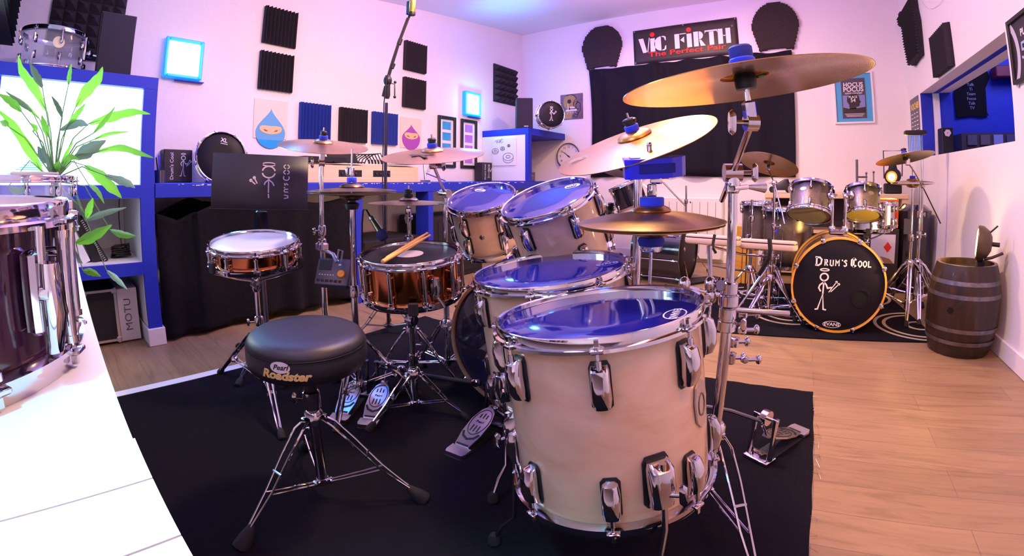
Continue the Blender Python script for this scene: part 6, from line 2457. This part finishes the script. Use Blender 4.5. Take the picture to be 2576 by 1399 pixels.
# spare drum leaning on the wall
sd, Msd, rsd = drum('spare_drum', 'drum with black head leaning on edge at the desk left end', (-3.13, 1.08, DZ + .172), (.97, -.23, .10), .172, .15, M_chrome2, M_headblack, 8, .2, 'small', xdir=(0, 1, 0), loc=(-3.2, 1.08, DZ), lugz=.05)
text('XL', .038, Msd @ T(.02, .115, -.0078) @ RZ(radians(-12)), M_label, 'lettering', sd, .0006, .0008)
MB().box((0, 0, 0), (.05, .004, .0006), Msd @ T(.02, .092, -.0078) @ RZ(radians(-12))).build('logo_bar', M_label, sd)
cp = thing('pen_pot', 'round dark pot with pens at the end of the desk', 'pot', (-2.95, .62, DZ))
MB().lathe([(.001, .0), (.034, .0), (.036, .075), (.033, .075), (.031, .004), (.001, .004)], T(-2.95, .625, DZ), 28).build('pot', M_steel, cp)
for k in range(4):
    MB().cyl((-2.95 + .01 * k, .62, DZ + .01), (-2.96 + .012 * k, .60 + .015 * k, DZ + .15 + .012 * k), .004, None, 8).build('pen', [M_black, M_bluefelt, M_steel, M_black][k], cp)

wc = thing('console_case', 'pale wooden equipment console standing on the blue desk', 'console', (-3.2, 2.3, DZ))
xw = -3.10
b = MB()
b.prism([(xw, DZ), (xw, DZ + .135), (xw - .10, DZ + .150), (xw - .32, DZ + .158), (xw - .32, DZ)], 1.18, Matrix(((1, 0, 0, 0), (0, 0, 1, 0), (0, 1, 0, 0), (0, 0, 0, 1))), 1.735)
b.build('case', M_cream, wc, False)
for ya, yb in ((2.035, 2.265), (2.385, 2.575)):
    MB().box((xw + .001, (ya + yb) / 2, DZ + .072), (.004, yb - ya, .055), None, .001).build('rack_panel', M_blackm, wc, False)
    b = MB()
    for k in range(4):
        b.lathe([(.001, .012), (.009, .011), (.010, 0)], T(xw + .003, ya + .03 + .045 * k, DZ + .072) @ RY(pi / 2), 14)
    b.build('dial', M_steel, wc)['kind'] = 'stuff'
bk_ = MB().box((-3.22, 1.93, DZ + .18), (.20, .40, .045), None, .004)
bk_.single('audio_interface', M_blackm, 'flat black audio unit on the left end of the console', 'electronics', (-3.22, 1.93, DZ + .158))
lp = thing('laptop', 'black tilted screen standing on the wooden console', 'laptop', (-3.2, 2.1, DZ + .16))
MB().prism([(1.99, 0), (2.28, 0), (2.25, .10), (1.965, .10)], .012, frame((-3.18, 0, DZ + .160), (1, 0, .15), (0, 1, 0))).build('screen', M_black, lp, False)
MB().box((-3.14, 2.14, DZ + .163), (.10, .30, .008)).build('keyboard', M_blackm, lp, False)
cbm = thing('cable_bundle', 'bundle of looping black cables at the back of the console', 'cables', (-3.2, 2.45, DZ + .16))
for k in range(6):
    y_ = 2.40 + .035 * k
    MB().tube([(-3.2, y_ + .02, DZ + .16), (-3.2, y_, DZ + .20), (-3.2, y_ - .03, DZ + .235 + .004 * k), (-3.22, y_ - .10, DZ + .24), (-3.24, y_ - .16, DZ + .20), (-3.24, y_ - .18, DZ + .16)], .005, 6).build('cable', M_rubber, cbm)
    MB().cyl((-3.2, y_ + .02, DZ + .16), (-3.2, y_ + .012, DZ + .195), .009, None, 8).build('plug', M_black, cbm)
pp_ = MB().box((-3.14, 2.72, DZ + .160), (.14, .30, .004), RZ(0))
pp_.single('paper_sheet', M_label, 'white sheet of paper on the right end of the console', 'paper', (-3.14, 2.72, DZ + .159))
am = thing('folding_stand', 'small folding metal arm stand on the desk near the frames', 'stand', (-3.0, 3.1, DZ))
b = MB()
b.tube([at(x, y, X=-3.05) for x, y in ((1070, 452), (1066, 412), (1082, 409), (1078, 432))], .010, 8)
b.build('upright', M_chrome2, am)
b = MB()
b.tube([at(1072, 436, X=-3.05), at(1120, 455, X=-3.05)], .006, 8)
b.tube([at(1082, 410, X=-3.05), at(1070, 448, X=-3.05)], .005, 8)
b.build('strut', M_chrome2, am)
MB().box(tuple(at(1070, 455, X=-3.05)), (.06, .08, .012), None, .003).build('foot', M_steel, am)
gb = thing('junction_box', 'small grey metal box inside the corner shelf', 'box', (-2.95, 4.8, DZ))
MB().box((-2.98, 4.60, DZ + .055), (.14, .16, .11), None, .004).build('body', M_steel, gb)
b = MB()
for k in range(3):
    b.cyl((-2.909, 4.56 + .03 * k, DZ + .07), (-2.903, 4.56 + .03 * k, DZ + .07), .006, None, 10)
b.build('socket', M_chrome2, gb)['kind'] = 'stuff'

# black drape under the desk
dr = thing('black_drape', 'black cloth draped under the blue desk down to the floor', 'cloth', (XF, 1.25, 0))


def drape(u, v):
    y = .585 + 1.42 * u
    top = .80 - .12 * max(0, .16 - abs(u - .09)) / .16 + .02 * sin(u * 14)
    bot = .012 + .022 * abs(sin(u * 9.0)) + (.02 if u > .3 else 0)
    z = top + (bot - top) * v
    x = XF - .045 + .020 * sin(u * 34 + sin(u * 9) * 2) * (.3 + .7 * v) + .016 * sin(u * 13) - .05 * (1 - v) * (u < .16)
    return (x, y, z)


MB().grid(drape, 120, 24).build('cloth', M_cloth, dr, True, 80, solid=.006)
MB().grid(lambda u, v: (XF - .16 - .34 * v + .02 * sin(u * 20), .62 + 1.35 * u, .70 + .10 * sin(u * 7) - .06 * v + .05 * sin(u * 15 + v * 4)), 60, 12).build('cloth_heap', M_cloth, dr, True, 80, solid=.006)
uc = thing('equipment_case', 'dark low case under the desk between the blue legs', 'case', (-3.1, 2.42, 0))
MB().box((-3.12, 2.42, .23), (.5, .62, .46), None, .012).build('body', M_speaker, uc)
MB().box((-2.868, 2.42, .23), (.006, .5, .36), None, .01).build('panel', M_blackm, uc)
uc2 = thing('equipment_case', 'dark tall case under the desk right of the blue legs', 'case', (-3.1, 3.3, 0))
MB().box((-3.12, 3.25, .30), (.5, .7, .60), None, .012).build('body', M_speaker, uc2)
MB().box((-2.868, 3.25, .30), (.006, .6, .5), None, .01).build('panel', M_blackm, uc2)

# in the shelf unit
fc = thing('flight_case', 'black case with aluminium edges on the floor of the shelf unit', 'case', (-3.1, .2, 0))
MB().box((-3.13, .235, .17), (.36, .19, .30)).build('body', M_blackm, fc, False)
b = MB()
for y_ in (.146, .324):
    b.box((-2.948, y_, .17), (.010, .016, .32))
for z_ in (.026, .318):
    b.box((-2.948, .235, z_), (.010, .19, .014))
for y_ in (.15, .32):
    for z_ in (.03, .314):
        b.box((-2.944, y_, z_), (.014, .030, .030), None, .005)
b.build('metal_edge', M_chrome2, fc, False)
mt = thing('carton', 'white upright carton lettered along its side, in the shelf unit', 'box', (-3.05, .40, 0))
MB().box((-3.08, .393, .165), (.26, .118, .31), None, .002).build('carton_body', mat('carton_white', (.62, .58, .62), .6), mt, False)
text('MOTU', .058, frame((-2.949, .392, .165), (1, 0, 0), (0, 1, 0)) @ RZ(pi / 2), M_steel, 'lettering', mt, .0006, 0, 1.15)
for k, (y_, w_, h_, c_, lb) in enumerate(((.125, .045, .28, M_label, 'white leaning binder in the middle compartment of the shelf unit'),
                                          (.185, .05, .30, M_black, 'black leaning folder in the middle compartment of the shelf unit'),
                                          (.235, .025, .27, M_blackm, 'ring bound black notebook leaning in the shelf unit'))):
    t_ = thing(('binder', 'folder', 'notebook')[k], lb, 'book', (-3.05, y_, .49))
    Mx_ = T(-3.02, y_ + .055, .492) @ RX(radians(24 if k < 2 else 28))
    MB().box((0, 0, h_ / 2), (.22, w_, h_), Mx_, .002).build('cover', c_, t_, False)
    if k == 2:
        b = MB()
        for j in range(22):
            b.box((.112, -.004, .012 + .0118 * j), (.005, .014, .005), Mx_)
        b.build('ring_binding', M_chrome2, t_, False)
wl = thing('power_cables', 'tangle of black cables in the shelf unit', 'cables', (-3.0, .40, .49))
b = MB()
for k in range(6):
    b.tube([(-3.0 + .03 * sin(k + i * .9), .385 + .055 * cos(k * 1.3 + i * .8), .50 + .012 * k + .008 * sin(i)) for i in range(14)], .004, 6)
b.build('coil', M_rubber, wl)
MB().tube([(-3.1, .40, .83), (-3.1, .395, .72), (-3.09, .40, .60), (-3.05, .40, .52)], .003, 6).build('hanging_cable', M_rubber, wl)

# ------------------------------------------------------------------ plant
pf_ = thing('potted_plant', 'leafy green plant in a glass vase in front of the glowing pane', 'plant', (-2.36, .10, CT))
pb_ = Vector((-2.335, .085, CT))
# narrow stand of the vase beside the counter end
MB().lathe([(.001, .0), (.040, .0), (.044, .02), (.044, .19), (.041, .19), (.041, .012), (.001, .012)], T(-2.375, .018, CT), 32).build('vase', M_glass, pf_)
MB().lathe([(.001, .014), (.0405, .014), (.0405, .12), (.001, .12)], T(-2.375, .018, CT), 32).build('water', mat('water', (.7, .9, .8), .05, trans=1, ior=1.33), pf_)
root_top = Vector((-2.375, .018, CT + .19))


LFC = []


def leaf(pts, w, d0, d1, nm='leaf', stem=True):
    # pts in lens pixels from base to tip, depth d0..d1
    P = []
    n = len(pts)
    for i, (x, y) in enumerate(pts):
        P.append(at(x, y, d=d0 + (d1 - d0) * i / (n - 1)))
    # smooth by Catmull-Rom
    Q = []
    for i in range(n - 1):
        a, b_, c_, d_ = P[max(0, i - 1)], P[i], P[i + 1], P[min(n - 1, i + 2)]
        for k in range(5):
            t = k / 5
            Q.append(.5 * ((2 * b_) + (c_ - a) * t + (2 * a - 5 * b_ + 4 * c_ - d_) * t * t + (3 * b_ - a - 3 * c_ + d_) * t ** 3))
    Q.append(P[-1])
    m = len(Q)
    ww = w * d0 / F * .40
    b = MB()
    vs = []
    view = (P[n // 2] - EYE).normalized()
    for i, q in enumerate(Q):
        t = i / (m - 1)
        tg_ = (Q[min(m - 1, i + 1)] - Q[max(0, i - 1)]).normalized()
        s_ = tg_.cross(view).normalized()
        s_ = (s_ + view * .35).normalized()
        nn = s_.cross(tg_)
        k = ww * 1.12 * (sin(pi * min(1, t ** .8)) ** 1.15) * (1 + .12 * sin(t * 22)) + .0011
        for e in (-1, -.5, 0, .5, 1):
            vs.append(tuple(q + s_ * k * e + nn * (k * .30 * abs(e))))
    fs = [(i * 5 + j, i * 5 + j + 1, i * 5 + j + 6, i * 5 + j + 5) for i in range(m - 1) for j in range(4)]
    b.add(vs, fs)
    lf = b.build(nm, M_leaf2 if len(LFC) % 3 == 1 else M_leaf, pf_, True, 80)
    LFC.append(1)
    if stem:
        s0 = root_top + Vector((random.uniform(-.015, .015), random.uniform(-.015, .015), random.uniform(-.1, -.02)))
        mid = (root_top * .45 + P[0] * .55) + Vector((0, 0, .05 if P[0].z > root_top.z else .10))
        MB().tube([s0, root_top + Vector((0, 0, .02)) + (P[0] - root_top) * .08, mid, P[0], Q[3]], [.004, .0038, .003, .0022, .001], 6).build('leaf_stem', M_stem, lf)


LV = [([(120, 285), (85, 222), (55, 180), (46, 140)], 22), ([(107, 222), (90, 190), (75, 158)], 17), ([(172, 214), (174, 190), (180, 160)], 10),
      ([(190, 270), (215, 230), (246, 196), (258, 168)], 27), ([(157, 297), (145, 268), (130, 242)], 11), ([(170, 315), (192, 288), (215, 260)], 13),
      ([(222, 312), (275, 295), (335, 281), (378, 287)], 22), ([(150, 328), (195, 309), (222, 316)], 19), ([(235, 335), (262, 305), (290, 268)], 11),
      ([(236, 351), (275, 336), (325, 331)], 8), ([(187, 400), (225, 374), (267, 353)], 34), ([(235, 384), (300, 371), (350, 385), (386, 397)], 16),
      ([(212, 416), (250, 440), (285, 475), (306, 498)], 28), ([(262, 440), (300, 452), (325, 462), (340, 473)], 20), ([(55, 282), (28, 257), (-4, 236)], 18),
      ([(107, 435), (75, 382), (28, 312), (-8, 275)], 22), ([(117, 412), (106, 390), (95, 368)], 20), ([(124, 347), (112, 318), (105, 290)], 15),
      ([(135, 428), (142, 420), (150, 405)], 18), ([(82, 282), (50, 258), (14, 230)], 11), ([(82, 330), (90, 322), (77, 310)], 10),
      ([(217, 552), (224, 525), (234, 498)], 17), ([(214, 556), (262, 536), (318, 522)], 15), ([(190, 612), (235, 592), (282, 565)], 28),
      ([(277, 578), (310, 590), (343, 594)], 17), ([(268, 680), (295, 703), (320, 728)], 14), ([(208, 680), (230, 684), (254, 696)], 17),
      ([(223, 464), (245, 480), (262, 512)], 11), ([(20, 470), (45, 480), (70, 470)], 18), ([(0, 305), (12, 310), (22, 318)], 14),
      ([(150, 440), (163, 395), (185, 355)], 9), ([(125, 440), (118, 400), (98, 350)], 8), ([(160, 420), (175, 395), (200, 402)], 14), ([(100, 300), (60, 262), (30, 240)], 9)]
for i, (pts, w) in enumerate(LV):
    d0 = 2.38 - .03 * (i % 3)
    leaf(pts, w, d0, d0 - .04 - .10 * ((i * 37 % 10) / 10))
